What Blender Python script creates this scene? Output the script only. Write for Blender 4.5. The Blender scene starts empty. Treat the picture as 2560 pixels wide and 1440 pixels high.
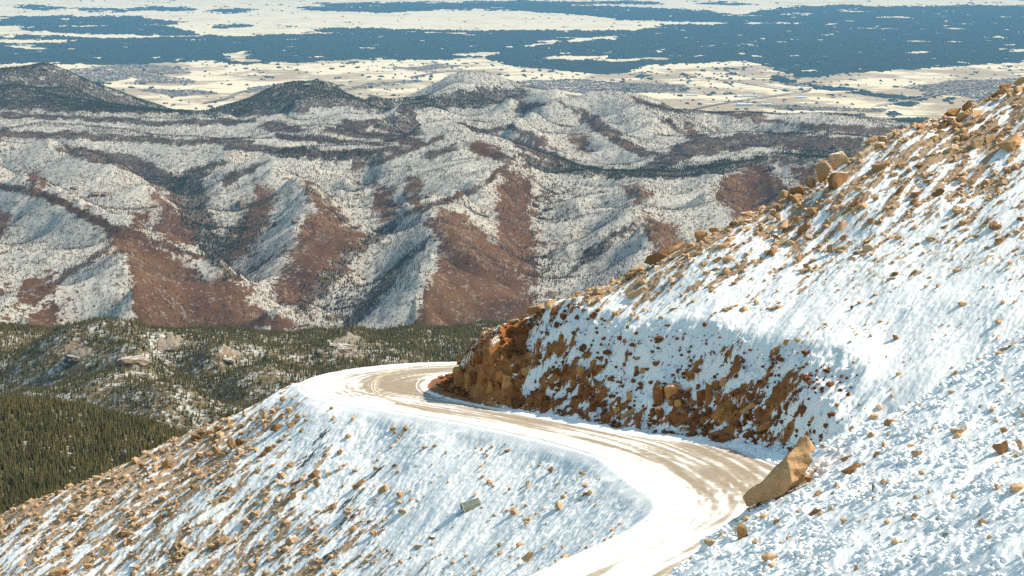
import bpy, bmesh, math, random
import numpy as np
from mathutils import Vector, Matrix

random.seed(7)
RNG = np.random.default_rng(11)
SC = bpy.context.scene
COL = SC.collection
R = math.radians

# ------------------------------------------------------------------ camera
F = 7111.0                       # focal length in photo pixels (100 mm lens, 36 mm film, 2560 px wide)
PITCH = R(7.1)
CP, SP = math.cos(PITCH), math.sin(PITCH)

def ray(u, v):
    u = np.asarray(u, float); v = np.asarray(v, float)
    dx = (u - 1280) / F; dy = (720 - v) / F
    return np.stack([dx + 0 * dy, CP + dy * SP + 0 * dx, -SP + dy * CP + 0 * dx], -1)

def uv(x, y, z):
    dep = y * CP - z * SP
    up = y * SP + z * CP
    return 1280 + F * x / dep, 720 - F * up / dep

def at_y(u, v, y):
    d = ray(u, v)
    return d * (y / d[..., 1])[..., None] if d.ndim > 1 else d * (y / d[1])

def at_z(u, v, z):
    d = ray(u, v)
    return d * (z / d[..., 2])[..., None] if d.ndim > 1 else d * (z / d[2])

def at_plane(u, v, a, b, c):      # z = a x + b y + c
    d = ray(u, v)
    return d * (-c / (a * d[..., 0] + b * d[..., 1] - d[..., 2]))[..., None]

cam_d = bpy.data.cameras.new("camera")
cam_d.sensor_width = 36.0
cam_d.lens = F / 2560 * 36.0
cam_d.clip_start = 1.0
cam_d.clip_end = 400000.0
cam = bpy.data.objects.new("camera", cam_d)
cam.rotation_euler = (math.pi / 2 - PITCH, 0, 0)
COL.objects.link(cam)
SC.camera = cam

# ------------------------------------------------------------------ light
SUN_EL, SUN_AZ = R(45), R(3)     # azimuth measured from +X towards +Y (the sun stands to the right)
sun_dir = Vector((math.cos(SUN_EL) * math.cos(SUN_AZ), math.cos(SUN_EL) * math.sin(SUN_AZ), math.sin(SUN_EL)))
sd = bpy.data.lights.new("sun", 'SUN')
sd.energy = 4.7
sd.angle = R(0.53)
sd.color = (1.0, 0.89, 0.71)
so = bpy.data.objects.new("sun", sd)
so.rotation_euler = sun_dir.to_track_quat('Z', 'Y').to_euler()
COL.objects.link(so)
W = bpy.data.worlds.new("World")
SC.world = W
W.use_nodes = True
wn = W.node_tree
sky = wn.nodes.new("ShaderNodeTexSky")
sky.sky_type = 'NISHITA'
sky.sun_disc = False
sky.sun_elevation = SUN_EL
sky.sun_rotation = math.pi / 2 - SUN_AZ
sky.altitude = 300
wn.nodes["Background"].inputs[1].default_value = 0.15
wmx = wn.nodes.new("ShaderNodeMix"); wmx.data_type = 'RGBA'; wmx.blend_type = 'MULTIPLY'; wmx.inputs[0].default_value = 1.0
wmx.inputs[7].default_value = (0.96, 1.06, 0.88, 1)
wn.links.new(sky.outputs[0], wmx.inputs[6]); wn.links.new(wmx.outputs[2], wn.nodes["Background"].inputs[0])
SC.view_settings.view_transform = 'Standard'
SC.view_settings.look = 'None'
SC.view_settings.exposure = 0.40
SC.view_settings.gamma = 1
SC.cycles.use_denoising = False
SC.cycles.max_bounces = 5
SC.cycles.volume_bounces = 0

# ------------------------------------------------------------------ helpers
def tag(o, label=None, cat=None, group=None, kind=None):
    if label: o['label'] = label
    if cat: o['category'] = cat
    if group: o['group'] = group
    if kind: o['kind'] = kind
    return o

_ga = np.cos(np.arange(256) * 2 * math.pi / 256).astype(np.float32)
_gb = np.sin(np.arange(256) * 2 * math.pi / 256).astype(np.float32)

def _hash(ix, iy, seed):
    h = (ix.astype(np.uint32) * np.uint32(374761393) + iy.astype(np.uint32) * np.uint32(668265263) + np.uint32((seed * 1442695041) & 0xffffffff))
    h = (h ^ (h >> np.uint32(13))) * np.uint32(1274126177)
    return h ^ (h >> np.uint32(16))

def gn(x, y, seed=0):
    """gradient noise, about -0.7 .. 0.7"""
    x = np.asarray(x, np.float64); y = np.asarray(y, np.float64)
    xi = np.floor(x); yi = np.floor(y)
    fx = (x - xi).astype(np.float32); fy = (y - yi).astype(np.float32)
    xi = xi.astype(np.int64) + 5000000; yi = yi.astype(np.int64) + 5000000
    u = fx * fx * fx * (fx * (fx * 6 - 15) + 10); w = fy * fy * fy * (fy * (fy * 6 - 15) + 10)
    def g(a, b, ox, oy):
        k = _hash(a, b, seed) & np.uint32(255)
        return _ga[k] * (fx - ox) + _gb[k] * (fy - oy)
    a = g(xi, yi, 0, 0); b = g(xi + 1, yi, 1, 0); c = g(xi, yi + 1, 0, 1); d = g(xi + 1, yi + 1, 1, 1)
    return (a + (b - a) * u) + ((c + (d - c) * u) - (a + (b - a) * u)) * w

def fbm(x, y, octaves=4, seed=0, gain=0.5, lac=2.03):
    s = 0; a = 1.0
    for i in range(octaves):
        s = s + a * gn(x, y, seed + i * 17)
        x = x * lac + 13.7; y = y * lac + 7.3; a *= gain
    return s

def rnd01(ix, iy, seed):
    return (_hash(ix, iy, seed) & np.uint32(0xffff)).astype(np.float32) / 65535.0

def cell(x, y, seed=0, tilt=False):
    """cellular noise: (distance to the nearest point, to the second nearest, id of the nearest 0..1)"""
    xi = np.floor(x).astype(np.int64); yi = np.floor(y).astype(np.int64)
    f1 = np.full(x.shape, 9.0, np.float32); f2 = f1.copy(); cid = np.zeros(x.shape, np.float32); tl = cid.copy()
    for ox in (-1, 0, 1):
        for oy in (-1, 0, 1):
            a = (xi + ox) & 0x7fffffff; b = (yi + oy) & 0x7fffffff
            dx = (xi + ox + rnd01(a, b, seed) - x).astype(np.float32); dy = (yi + oy + rnd01(a, b, seed + 5) - y).astype(np.float32)
            d = np.sqrt(dx * dx + dy * dy)
            near = d < f1
            f2 = np.where(near, f1, np.minimum(f2, d)); cid = np.where(near, rnd01(a, b, seed + 9), cid); tl = np.where(near, dx * (rnd01(a, b, seed + 13) - .5) + dy * (rnd01(a, b, seed + 17) - .5), tl); f1 = np.where(near, d, f1)
    return (f1, f2, cid, tl) if tilt else (f1, f2, cid)

def sstep(a, b, x):
    t = np.clip((x - a) / (b - a), 0, 1)
    return t * t * (3 - 2 * t)

def rbf(P, Z, kind):
    """interpolating surface through points; kind 1: linear kernel (creased), 2: thin plate"""
    P = np.asarray(P, float); Z = np.asarray(Z, float)
    s = np.abs(P).max(); Q = P / s; n = len(Q)
    def k(r):
        return -r if kind == 1 else r * r * np.log(r + 1e-12)
    D = np.sqrt(((Q[:, None] - Q[None]) ** 2).sum(-1))
    A = np.zeros((n + 3, n + 3)); A[:n, :n] = k(D) + np.eye(n) * (1e-6)
    A[:n, n] = 1; A[:n, n + 1:] = Q; A[n, :n] = 1; A[n + 1:, :n] = Q.T
    w = np.linalg.solve(A, np.concatenate([Z, [0, 0, 0]]))
    def f(x, y):
        sh = x.shape; x = x.ravel() / s; y = y.ravel() / s; out = np.empty(len(x))
        for i in range(0, len(x), 20000):
            a, b = x[i:i + 20000], y[i:i + 20000]
            r = np.sqrt((a[:, None] - Q[None, :, 0]) ** 2 + (b[:, None] - Q[None, :, 1]) ** 2)
            out[i:i + 20000] = k(r) @ w[:n] + w[n] + w[n + 1] * a + w[n + 2] * b
        return out.reshape(sh)
    return f

class Grid:
    """regular height grid with bilinear lookup"""
    def __init__(s, x0, x1, y0, y1, st):
        s.x0, s.y0, s.st = x0, y0, st
        s.nx = int(round((x1 - x0) / st)) + 1; s.ny = int(round((y1 - y0) / st)) + 1
        s.X, s.Y = np.meshgrid(x0 + np.arange(s.nx) * st, y0 + np.arange(s.ny) * st)
    def look(s, A, x, y):
        x = np.asarray(x, float); y = np.asarray(y, float)
        fx = np.clip((x - s.x0) / s.st, 0, s.nx - 1.001); fy = np.clip((y - s.y0) / s.st, 0, s.ny - 1.001)
        i = fx.astype(int); j = fy.astype(int); fx = fx - i; fy = fy - j
        return (A[j, i] * (1 - fx) + A[j, i + 1] * fx) * (1 - fy) + (A[j + 1, i] * (1 - fx) + A[j + 1, i + 1] * fx) * fy

def blur(A, k):
    ker = np.ones(k) / k; p = k // 2
    A = np.apply_along_axis(lambda r: np.convolve(np.pad(r, p, 'edge'), ker, 'valid'), 0, A)
    return np.apply_along_axis(lambda r: np.convolve(np.pad(r, p, 'edge'), ker, 'valid'), 1, A)

def mesh_from(name, V, Fq, mat=None, smooth=True, parent=None, attrs=None, tri=False):
    """fast mesh from numpy arrays; Fq: faces n x 4 (or n x 3)"""
    me = bpy.data.meshes.new(name)
    V = np.ascontiguousarray(V, np.float32); Fq = np.ascontiguousarray(Fq, np.int32)
    n, k = Fq.shape
    me.vertices.add(len(V)); me.vertices.foreach_set("co", V.ravel())
    me.loops.add(n * k); me.loops.foreach_set("vertex_index", Fq.ravel())
    me.polygons.add(n)
    me.polygons.foreach_set("loop_start", np.arange(n, dtype=np.int32) * k)
    me.update(calc_edges=True)
    me.polygons.foreach_set("use_smooth", np.full(n, smooth, dtype=bool))
    for an, av in (attrs or {}).items():
        a = me.attributes.new(an, 'FLOAT', 'POINT'); a.data.foreach_set("value", np.ascontiguousarray(av, np.float32).ravel())
    if mat: me.materials.append(mat)
    me.update()
    o = bpy.data.objects.new(name, me)
    COL.objects.link(o)
    if parent: o.parent = parent
    return o

def grid_faces(nr, nc):
    i = (np.arange(nr - 1)[:, None] * nc + np.arange(nc - 1)[None]).ravel()
    return np.stack([i, i + 1, i + nc + 1, i + nc], 1)

def stamp(base_v, base_f, loc, scale, rot):
    """many transformed copies of one small template in one array pair; scale n x 3, rot n (about z)"""
    n = len(loc); c, s = np.cos(rot)[:, None], np.sin(rot)[:, None]
    v = base_v[None] * scale[:, None, :]
    x = v[..., 0] * c - v[..., 1] * s; y = v[..., 0] * s + v[..., 1] * c
    V = np.stack([x, y, v[..., 2]], -1) + loc[:, None, :]
    Fq = base_f[None] + (np.arange(n) * len(base_v))[:, None, None]
    return V.reshape(-1, 3), Fq.reshape(-1, base_f.shape[1])

# ------------------------------------------------------------------ node helpers
def new_mat(name, rough=0.9, spec=0.2):
    m = bpy.data.materials.new(name); m.use_nodes = True
    b = m.node_tree.nodes["Principled BSDF"]
    b.inputs["Roughness"].default_value = rough
    b.inputs["Specular IOR Level"].default_value = spec
    return m, m.node_tree, b

class NT:
    def __init__(s, nt): s.nt = nt
    def n(s, t, **kw):
        x = s.nt.nodes.new(t)
        for k, v in kw.items(): setattr(x, k, v)
        return x
    def put(s, sock, val):
        if hasattr(val, 'is_linked') or isinstance(val, bpy.types.NodeSocket): s.nt.links.new(val, sock)
        else: sock.default_value = val
    def math(s, op, a, b=0.0, c=None, clamp=False):
        x = s.n("ShaderNodeMath", operation=op); x.use_clamp = clamp
        s.put(x.inputs[0], a); s.put(x.inputs[1], b)
        if c is not None: s.put(x.inputs[2], c)
        return x.outputs[0]
    def attr(s, name): return s.n("ShaderNodeAttribute", attribute_name=name).outputs["Fac"]
    def coord(s, scale=(1, 1, 1), rot=(0, 0, 0), out="Object"):
        t = s.n("ShaderNodeTexCoord"); m = s.n("ShaderNodeMapping")
        m.inputs["Scale"].default_value = scale; m.inputs["Rotation"].default_value = rot
        s.nt.links.new(t.outputs[out], m.inputs[0]); return m.outputs[0]
    def noise(s, vec, scale, detail=4, rough=0.5, dist=0.0):
        x = s.n("ShaderNodeTexNoise"); s.put(x.inputs["Vector"], vec)
        x.inputs["Scale"].default_value = scale; x.inputs["Detail"].default_value = detail
        x.inputs["Roughness"].default_value = rough; x.inputs["Distortion"].default_value = dist
        return x.outputs["Fac"]
    def sig(s, f, k=1.0, gain=5.0):
        return s.math('MULTIPLY', s.math('SUBTRACT', f, 0.5), gain * k)
    def voro(s, vec, scale, out="Distance", feature='F1'):
        x = s.n("ShaderNodeTexVoronoi"); x.feature = feature
        s.put(x.inputs["Vector"], vec); x.inputs["Scale"].default_value = scale
        return x.outputs[out]
    def ramp(s, fac, stops):
        x = s.n("ShaderNodeValToRGB"); s.put(x.inputs[0], fac)
        e = x.color_ramp.elements
        while len(e) < len(stops): e.new(0.5)
        for q, (p, c) in zip(e, stops):
            q.position = p; q.color = (*c, 1) if len(c) == 3 else c
        return x.outputs[0]
    def mr(s, v, a, b, c=0.0, d=1.0, smooth=True):
        x = s.n("ShaderNodeMapRange"); x.interpolation_type = 'SMOOTHSTEP' if smooth else 'LINEAR'
        s.put(x.inputs[0], v); s.put(x.inputs[1], a); s.put(x.inputs[2], b); s.put(x.inputs[3], c); s.put(x.inputs[4], d)
        return x.outputs[0]
    def mix(s, f, a, b):
        x = s.n("ShaderNodeMix"); x.data_type = 'RGBA'
        s.put(x.inputs[0], f)
        s.put(x.inputs[6], (*a, 1) if isinstance(a, tuple) and len(a) == 3 else a)
        s.put(x.inputs[7], (*b, 1) if isinstance(b, tuple) and len(b) == 3 else b)
        return x.outputs[2]
    def bump(s, h, strength, dist, normal=None):
        x = s.n("ShaderNodeBump"); s.put(x.inputs["Height"], h)
        x.inputs["Strength"].default_value = strength; x.inputs["Distance"].default_value = dist
        if normal is not None: s.put(x.inputs["Normal"], normal)
        return x.outputs[0]

def simple_mat(name, stops, scale=3.0, rough=0.9, bump=0.0, bdist=0.02, spec=0.2):
    m, nt, b = new_mat(name, rough, spec); t = NT(nt)
    v = t.coord()
    f = t.noise(v, scale, 5, 0.6)
    t.put(b.inputs["Base Color"], t.ramp(f, stops))
    if bump: t.put(b.inputs["Normal"], t.bump(t.noise(v, scale * 4, 6, 0.65), bump, bdist))
    return m
# ================================================================== plains, 22 to 150 km away
PLZ = -1850.0

def inpoly(px, py, poly):
    r = np.zeros(px.shape, bool); n = len(poly)
    for i in range(n):
        x1, y1 = poly[i]; x2, y2 = poly[(i + 1) % n]
        if y1 == y2: continue
        r ^= ((y1 > py) != (y2 > py)) & (px < (x2 - x1) * (py - y1) / (y2 - y1) + x1)
    return r

uc = np.arange(-420, 2990, 3.2)
vr = np.concatenate([np.arange(-78, 345, 0.8), np.arange(345, 760, 8.0)])
UU, VV = np.meshgrid(uc, vr)
PP = at_z(UU, VV, PLZ)
PX, PY = PP[..., 0], PP[..., 1]
relief = 14 * fbm(PX / 5200, PY / 5200, 3, 3)
PZ = PLZ + relief * sstep(60, 20, VV / 20)

# the dark pine country, outlined on the plain, with frayed edges
wu = UU + 22 * fbm(PX / 900, PY / 2600, 4, 21); wv = VV + 4.2 * fbm(PX / 1300, PY / 2400, 5, 22) + 3.0 * fbm(PX / 240, PY / 1200, 2, 26)
FOREST = [
    [(-450, 39), (60, 41), (180, 42), (340, 40), (380, 47), (455, 51), (440, 58), (420, 61), (300, 62), (220, 61), (100, 65), (-450, 62)],
    [(40, 73), (100, 67), (220, 67), (300, 64), (420, 65), (480, 78), (500, 86), (430, 89), (350, 87), (240, 84), (150, 84), (90, 80)],
    [(-450, 86), (90, 88), (200, 93), (190, 98), (-450, 96)],
    [(-450, 106), (180, 105), (215, 98), (360, 96), (420, 93), (520, 90), (660, 90), (760, 80), (840, 70), (940, 72), (985, 76), (1020, 75), (1290, 77),
     (1600, 77), (1650, 66), (1780, 62), (1840, 58), (2020, 57), (2990, 60), (2990, 148), (2560, 153), (2460, 160), (2350, 168), (2200, 178), (2060, 191), (2000, 195), (1960, 181), (1910, 162),
     (1850, 151), (1800, 153), (1700, 159), (1600, 165), (1570, 183), (1530, 187), (1400, 175), (1280, 165), (1200, 141), (1100, 148), (1000, 150), (860, 151), (745, 159), (700, 155), (620, 163),
     (560, 158), (540, 150), (420, 155), (300, 160), (140, 162), (120, 153), (0, 158), (-450, 160)],
    [(1280, 13), (1580, 16), (1640, 21), (1760, 28), (1850, 36), (1890, 30), (1950, 22), (2030, 14), (2080, 12), (2230, 17), (2400, 12), (2990, 20), (2990, 62), (2020, 57), (1840, 57), (1640, 52),
     (1560, 49), (1530, 43), (1400, 33), (1280, 26)],
    [(800, 6), (950, 8), (1280, 2), (1400, 3), (1640, 3), (1640, 9), (1500, 12), (1280, 13), (1280, 25), (1100, 24), (1000, 28), (950, 35), (860, 27), (760, 25), (720, 18), (820, 14)],
    [(180, 25), (320, 18), (450, 18), (505, 23), (480, 28), (350, 26), (250, 28)], [(20, 18), (60, 12), (180, 20), (130, 25), (60, 22)],
    [(520, 26), (570, 20), (630, 19), (640, 26), (600, 32), (540, 30)], [(520, 68), (580, 62), (630, 63), (620, 68), (540, 73)],
    [(1730, 8), (1800, 4), (1850, 6), (1900, 10), (1840, 13), (1760, 11)], [(590, 10), (690, 9), (640, 13)],
    [(1920, 190), (1980, 195), (2000, 212), (1960, 208), (1925, 200)], [(2000, 215), (2100, 222), (2250, 236), (2330, 246), (2300, 248), (2200, 240), (2060, 226)],
    [(2340, 250), (2385, 238), (2390, 243), (2360, 252)], [(2240, 262), (2290, 255), (2300, 264), (2260, 268)], [(2200, 297), (2340, 294), (2345, 306), (2230, 305)],
    [(2095, 284), (2175, 285), (2170, 290), (2100, 289)], [(2230, 277), (2260, 278), (2255, 290), (2232, 288)],
]
CLEAR = [
    [(505, 131), (530, 133), (545, 138), (612, 145), (628, 126), (575, 134)], [(545, 147), (600, 154), (690, 158), (640, 149), (580, 142)],
    [(1020, 92), (1090, 110), (1045, 106)], [(1075, 131), (1130, 137), (1240, 127), (1232, 139), (1130, 139)], [(1340, 145), (1420, 140), (1460, 142), (1540, 137), (1535, 144), (1460, 150), (1380, 149)],
    [(1500, 152), (1600, 145), (1610, 150), (1520, 157)], [(1370, 136), (1440, 128), (1420, 136)], [(1400, 112), (1440, 95), (1545, 87), (1560, 104), (1500, 98), (1440, 108)], [(1290, 116), (1360, 110), (1340, 118)],
    [(1860, 57), (2020, 55), (2020, 59), (1860, 60)], [(1960, 137), (2000, 136), (2010, 141), (1975, 141)], [(2050, 59), (2120, 61), (2060, 62)], [(2040, 88), (2070, 84), (2060, 92)],
    [(2430, 90), (2470, 92), (2450, 95)], [(60, 118), (130, 117), (120, 124), (70, 124)], [(2100, 176), (2180, 171), (2170, 176)], [(1980, 156), (2060, 152), (2060, 158)],
]
fm = np.zeros(UU.shape, bool)
for p in FOREST: fm |= inpoly(wu, wv, p)
for p in CLEAR: fm &= ~inpoly(UU + 10 * fbm(PX / 500, PY / 1500, 3, 31), VV + 3 * fbm(PX / 400, PY / 1500, 3, 32), p)
def fray(m, ku, kv):
    A = m.astype(np.float32)
    A = np.apply_along_axis(lambda r: np.convolve(np.pad(r, ku // 2, 'edge'), np.ones(ku) / ku, 'valid'), 1, A)
    return np.apply_along_axis(lambda r: np.convolve(np.pad(r, kv // 2, 'edge'), np.ones(kv) / kv, 'valid'), 0, A)
fm = fray(fm, 13, 7) + 0.55 * fbm(PX / 120, PY / 700, 3, 46, .7) + 0.5 * fbm(PX / 700, PY / 1900, 3, 47, .6) > 0.5
patch = fbm(PX / 1500, PY / 2300, 5, 41, 0.6)
fm &= ~((patch > 0.40 + 0.12 * RNG.random(UU.shape)) | (fbm(PX / 430, PY / 1100, 3, 43, .6) > 0.47))
# scattered clumps of trees outside it
loose = fbm(PX / 380, PY / 900, 4, 51, .6) + 0.75 * fbm(PX / 4200, PY / 6000, 2, 52)
fm |= (loose > 0.72 + 0.2 * RNG.random(UU.shape)) & (VV > 145) & (VV < 330)
fm |= (fbm(PX / 110, PY / 300, 2, 57) > 0.54 - 0.12 * sstep(0, .5, loose)) & (VV > 150) & (VV < 330)
fm |= (loose > 0.98) & (VV < 60)
fm &= VV < 335
# suburbs and bare ground
TOWN = [[(130, 178), (300, 160), (430, 165), (480, 182), (330, 192), (260, 208), (215, 200)], [(610, 222), (720, 203), (760, 208), (720, 225), (640, 232)], [(840, 228), (900, 212), (1040, 198), (1060, 205), (900, 222)],
        [(980, 170), (1100, 158), (1150, 165), (1060, 176)], [(1280, 205), (1450, 198), (1700, 212), (1720, 230), (1500, 236), (1300, 220)], [(2250, 215), (2400, 200), (2560, 195), (2990, 200), (2990, 245), (2450, 250), (2350, 240)],
        [(1950, 205), (2060, 212), (2060, 220), (1980, 216)], [(350, 226), (480, 228), (560, 236), (430, 242)], [(1900, 262), (2060, 268), (2240, 270), (2200, 280), (1950, 276)], [(320, 180), (480, 200), (500, 210), (340, 205)]]
tm = np.zeros(UU.shape, np.float32)
wu2 = UU + 30 * fbm(PX / 900, PY / 1500, 3, 61); wv2 = VV + 5 * fbm(PX / 900, PY / 1500, 3, 62)
for p in TOWN: tm = np.maximum(tm, inpoly(wu2, wv2, p).astype(np.float32))
tan_ = sstep(-0.35, 0.40, fbm(PX / 1400, PY / 2000, 5, 71, .6) + 0.25 * tm + 0.10 * sstep(100, 240, VV)) * (0.35 + 0.65 * sstep(80, 200, VV))

def plains_mat():
    m, nt, b = new_mat("plain_snow", 0.95, 0.05); t = NT(nt)
    v = t.coord()
    f1 = t.noise(v, 1 / 420, 6, 0.65); f2 = t.noise(v, 1 / 90, 3, 0.6); f3 = t.voro(v, 1 / 260)
    fields = t.math('GREATER_THAN', t.voro(t.coord((1 / 900, 1 / 1400, 0)), 1.0, "Color"), 0.55)
    bare = t.math('ADD', t.attr("tan"), t.math('ADD', t.sig(f1, .45), t.sig(f2, .3)))
    bare = t.math('ADD', bare, t.math('MULTIPLY', fields, 0.08))
    bare = t.mr(bare, 0.20, 1.0, 0, 0.85)
    spk = t.mr(t.math('ADD', t.sig(f2, .5), t.sig(t.noise(v, 1 / 230, 4, .7), .7)), 0.35, 1.3, 0, .7)
    c = t.mix(t.math('MAXIMUM', bare, spk), (0.78, 0.665, 0.47), (0.34, 0.25, 0.16))
    town = t.math('MULTIPLY', t.attr("town"), t.mr(t.math('ADD', t.math('MULTIPLY', f2, .7), t.math('MULTIPLY', f3, .5)), 0.48, 0.66))
    c = t.mix(t.math('MULTIPLY', town, 0.75), c, (0.15, 0.13, 0.115))
    t.put(b.inputs["Base Color"], c)
    return m

nr, nc = UU.shape
plains = mesh_from("plains", np.stack([PX, PY, PZ], -1).reshape(-1, 3), grid_faces(nr, nc), plains_mat(), attrs={"tan": tan_, "town": tm})
tag(plains, "snowy plains reaching to the horizon", kind='structure')

# canopy of the pine country: a real layer of crowns standing on the plain
h = np.where(fm, 8 + 11 * RNG.random(UU.shape) + 10 * fbm(PX / 1800, PY / 2600, 3, 77), -3.0)
fq = grid_faces(nr, nc)
keep = fm.ravel()[fq].any(1)
fq = fq[keep]; used = np.unique(fq); remap = np.full(nr * nc, -1); remap[used] = np.arange(len(used))
cv = np.stack([PX, PY, PZ + h], -1).reshape(-1, 3)[used]
cmat = simple_mat("far_pine", [(0.3, (0.026, 0.042, 0.040)), (0.7, (0.044, 0.064, 0.056))], 1 / 600, 1.0, spec=0.0)
pine_country = mesh_from("forest", cv, remap[fq], cmat, smooth=False)
tag(pine_country, "dark blue-green pine forest spread across the far plain", "forest", kind='stuff')
del cv, fq, remap, used

def ribbon(name, pts, width, mat, lift, z=None):
    P = np.asarray(pts, float); n = len(P)
    T = np.gradient(P[:, :2], axis=0); T /= np.linalg.norm(T, axis=1)[:, None]
    N = np.stack([-T[:, 1], T[:, 0]], 1) * width / 2
    V = np.zeros((2 * n, 3)); V[0::2, :2] = P[:, :2] + N; V[1::2, :2] = P[:, :2] - N; V[0::2, 2] = V[1::2, 2] = P[:, 2] + lift
    i = np.arange(n - 1) * 2
    return mesh_from(name, V, np.stack([i, i + 1, i + 3, i + 2], 1), mat)

road_far = simple_mat("far_road", [(0.3, (0.20, 0.16, 0.13)), (0.7, (0.28, 0.23, 0.18))], 1 / 200)
def plain_road(px, width):
    px = np.array(px, float); t = np.linspace(0, len(px) - 1, (len(px) - 1) * 14 + 1)
    u_ = np.interp(t, np.arange(len(px)), px[:, 0]); v_ = np.interp(t, np.arange(len(px)), px[:, 1])
    k = np.ones(9) / 9
    u_ = np.convolve(np.pad(u_, 4, 'edge'), k, 'valid'); v_ = np.convolve(np.pad(v_, 4, 'edge'), k, 'valid')
    P = at_z(u_, v_, PLZ)
    o = ribbon("road", P, width, road_far, 16.0)
    tag(o, kind='structure')
for px, w in (([(1650, 192), (1720, 193), (1830, 203), (1900, 215), (1960, 224), (2010, 231), (2030, 226), (1960, 222)], 60), ([(1730, 276), (1800, 262), (1900, 246), (1990, 234), (2020, 230)], 55),
              ([(1800, 291), (2000, 291), (2300, 293), (2700, 294)], 70), ([(1020, 196), (1100, 182), (1200, 176), (1280, 172)], 60), ([(500, 262), (570, 248), (590, 236), (620, 228)], 60),
              ([(1700, 246), (1800, 252), (1990, 262), (2150, 268)], 45), ([(2180, 268), (2300, 250), (2400, 226), (2480, 215)], 45)):
    plain_road(px, w)

def bm_box(bm, x0, x1, y0, y1, z0, z1):
    vs = [bm.verts.new(p) for p in ((x0, y0, z0), (x1, y0, z0), (x1, y1, z0), (x0, y1, z0), (x0, y0, z1), (x1, y0, z1), (x1, y1, z1), (x0, y1, z1))]
    for f in ((0, 3, 2, 1), (4, 5, 6, 7), (0, 1, 5, 4), (1, 2, 6, 5), (2, 3, 7, 6), (3, 0, 4, 7)): bm.faces.new([vs[i] for i in f])
def bm_obj(name, bm, mat, parent=None, smooth=False):
    me = bpy.data.meshes.new(name); bm.normal_update(); bm.to_mesh(me); bm.free()
    me.polygons.foreach_set("use_smooth", [smooth] * len(me.polygons)); me.materials.append(mat)
    o = bpy.data.objects.new(name, me); COL.objects.link(o)
    if parent: o.parent = parent
    return o

wall_m = simple_mat("shed_wall", [(0.3, (0.50, 0.52, 0.54)), (0.7, (0.60, 0.62, 0.63))], 0.05)
roof_m = simple_mat("shed_roof", [(0.3, (0.62, 0.66, 0.70)), (0.7, (0.74, 0.77, 0.80))], 0.05)
for (u_, v_, w_, h_, d_, lab) in (
        (1862, 265, 165, 26, 120, "big pale hangar standing alone on the snowy flat, nearest the hills"),
        (1876, 242, 150, 20, 90, "long pale shed beside the curving road on the plain"),
        (1850, 243, 70, 16, 60, "small grey shed next to the long pale shed"),
        (1915, 263, 110, 15, 60, "low grey building on the flat beyond the big pale hangar"),
        (2003, 245, 120, 14, 60, "low grey building under the loop of the plain road"),
        (1730, 240, 130, 16, 60, "grey building at the edge of the brown suburb")):
    p = at_z(u_, v_, PLZ)
    e = bpy.data.objects.new("warehouse", None); e.location = (p[0], p[1], PLZ - 2); COL.objects.link(e)
    tag(e, lab, "warehouse", "pale sheds far off on the plain")
    bm = bmesh.new(); bm_box(bm, -w_ / 2, w_ / 2, -d_ / 2, d_ / 2, 0, h_); bm_obj("wall", bm, wall_m, e)
    bm = bmesh.new()
    a = [bm.verts.new(q) for q in ((-w_ / 2 - 2, -d_ / 2 - 2, h_ + .3), (w_ / 2 + 2, -d_ / 2 - 2, h_ + .3), (w_ / 2 + 2, d_ / 2 + 2, h_ + .3), (-w_ / 2 - 2, d_ / 2 + 2, h_ + .3), (-w_ / 2 - 2, 0, h_ + 7), (w_ / 2 + 2, 0, h_ + 7))]
    for f in ((0, 1, 5, 4), (2, 3, 4, 5), (0, 4, 3), (1, 2, 5), (0, 3, 2, 1)): bm.faces.new([a[i] for i in f])
    bm_obj("roof", bm, roof_m, e)

# the far suburb: thousands of specks of houses
tv = np.argwhere((tm > 0.5) & (VV > 150) & (VV < 300) & (UU > -60) & (UU < 2620))
tv = tv[RNG.choice(len(tv), min(5200, len(tv)), replace=False)]
loc = np.stack([PX[tv[:, 0], tv[:, 1]], PY[tv[:, 0], tv[:, 1]], PZ[tv[:, 0], tv[:, 1]]], 1)
loc[:, :2] += RNG.uniform(-12, 12, (len(loc), 2))
hv = np.array([(-1, -1, -.3), (1, -1, -.3), (1, 1, -.3), (-1, 1, -.3), (-1, -1, 1), (1, -1, 1), (1, 1, 1), (-1, 1, 1), (-1, 0, 1.7), (1, 0, 1.7)], float)
hf = np.array([(0, 1, 5), (0, 5, 4), (1, 2, 6), (1, 6, 5), (2, 3, 7), (2, 7, 6), (3, 0, 4), (3, 4, 7), (4, 5, 9), (4, 9, 8), (6, 7, 8), (6, 8, 9), (5, 6, 9), (7, 4, 8)])
sc_ = np.stack([RNG.uniform(7, 13, len(loc)), RNG.uniform(6, 10, len(loc)), RNG.uniform(4, 7, len(loc))], 1)
V, Fq = stamp(hv, hf, loc, sc_, RNG.uniform(0, 3.1, len(loc)))
town = mesh_from("town", V, Fq, simple_mat("town_roofs", [(0.35, (0.10, 0.085, 0.08)), (0.65, (0.30, 0.26, 0.23))], 1 / 40), smooth=False)
tag(town, "far town of tiny brown roofs on the plain", "town", kind='stuff')
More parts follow.
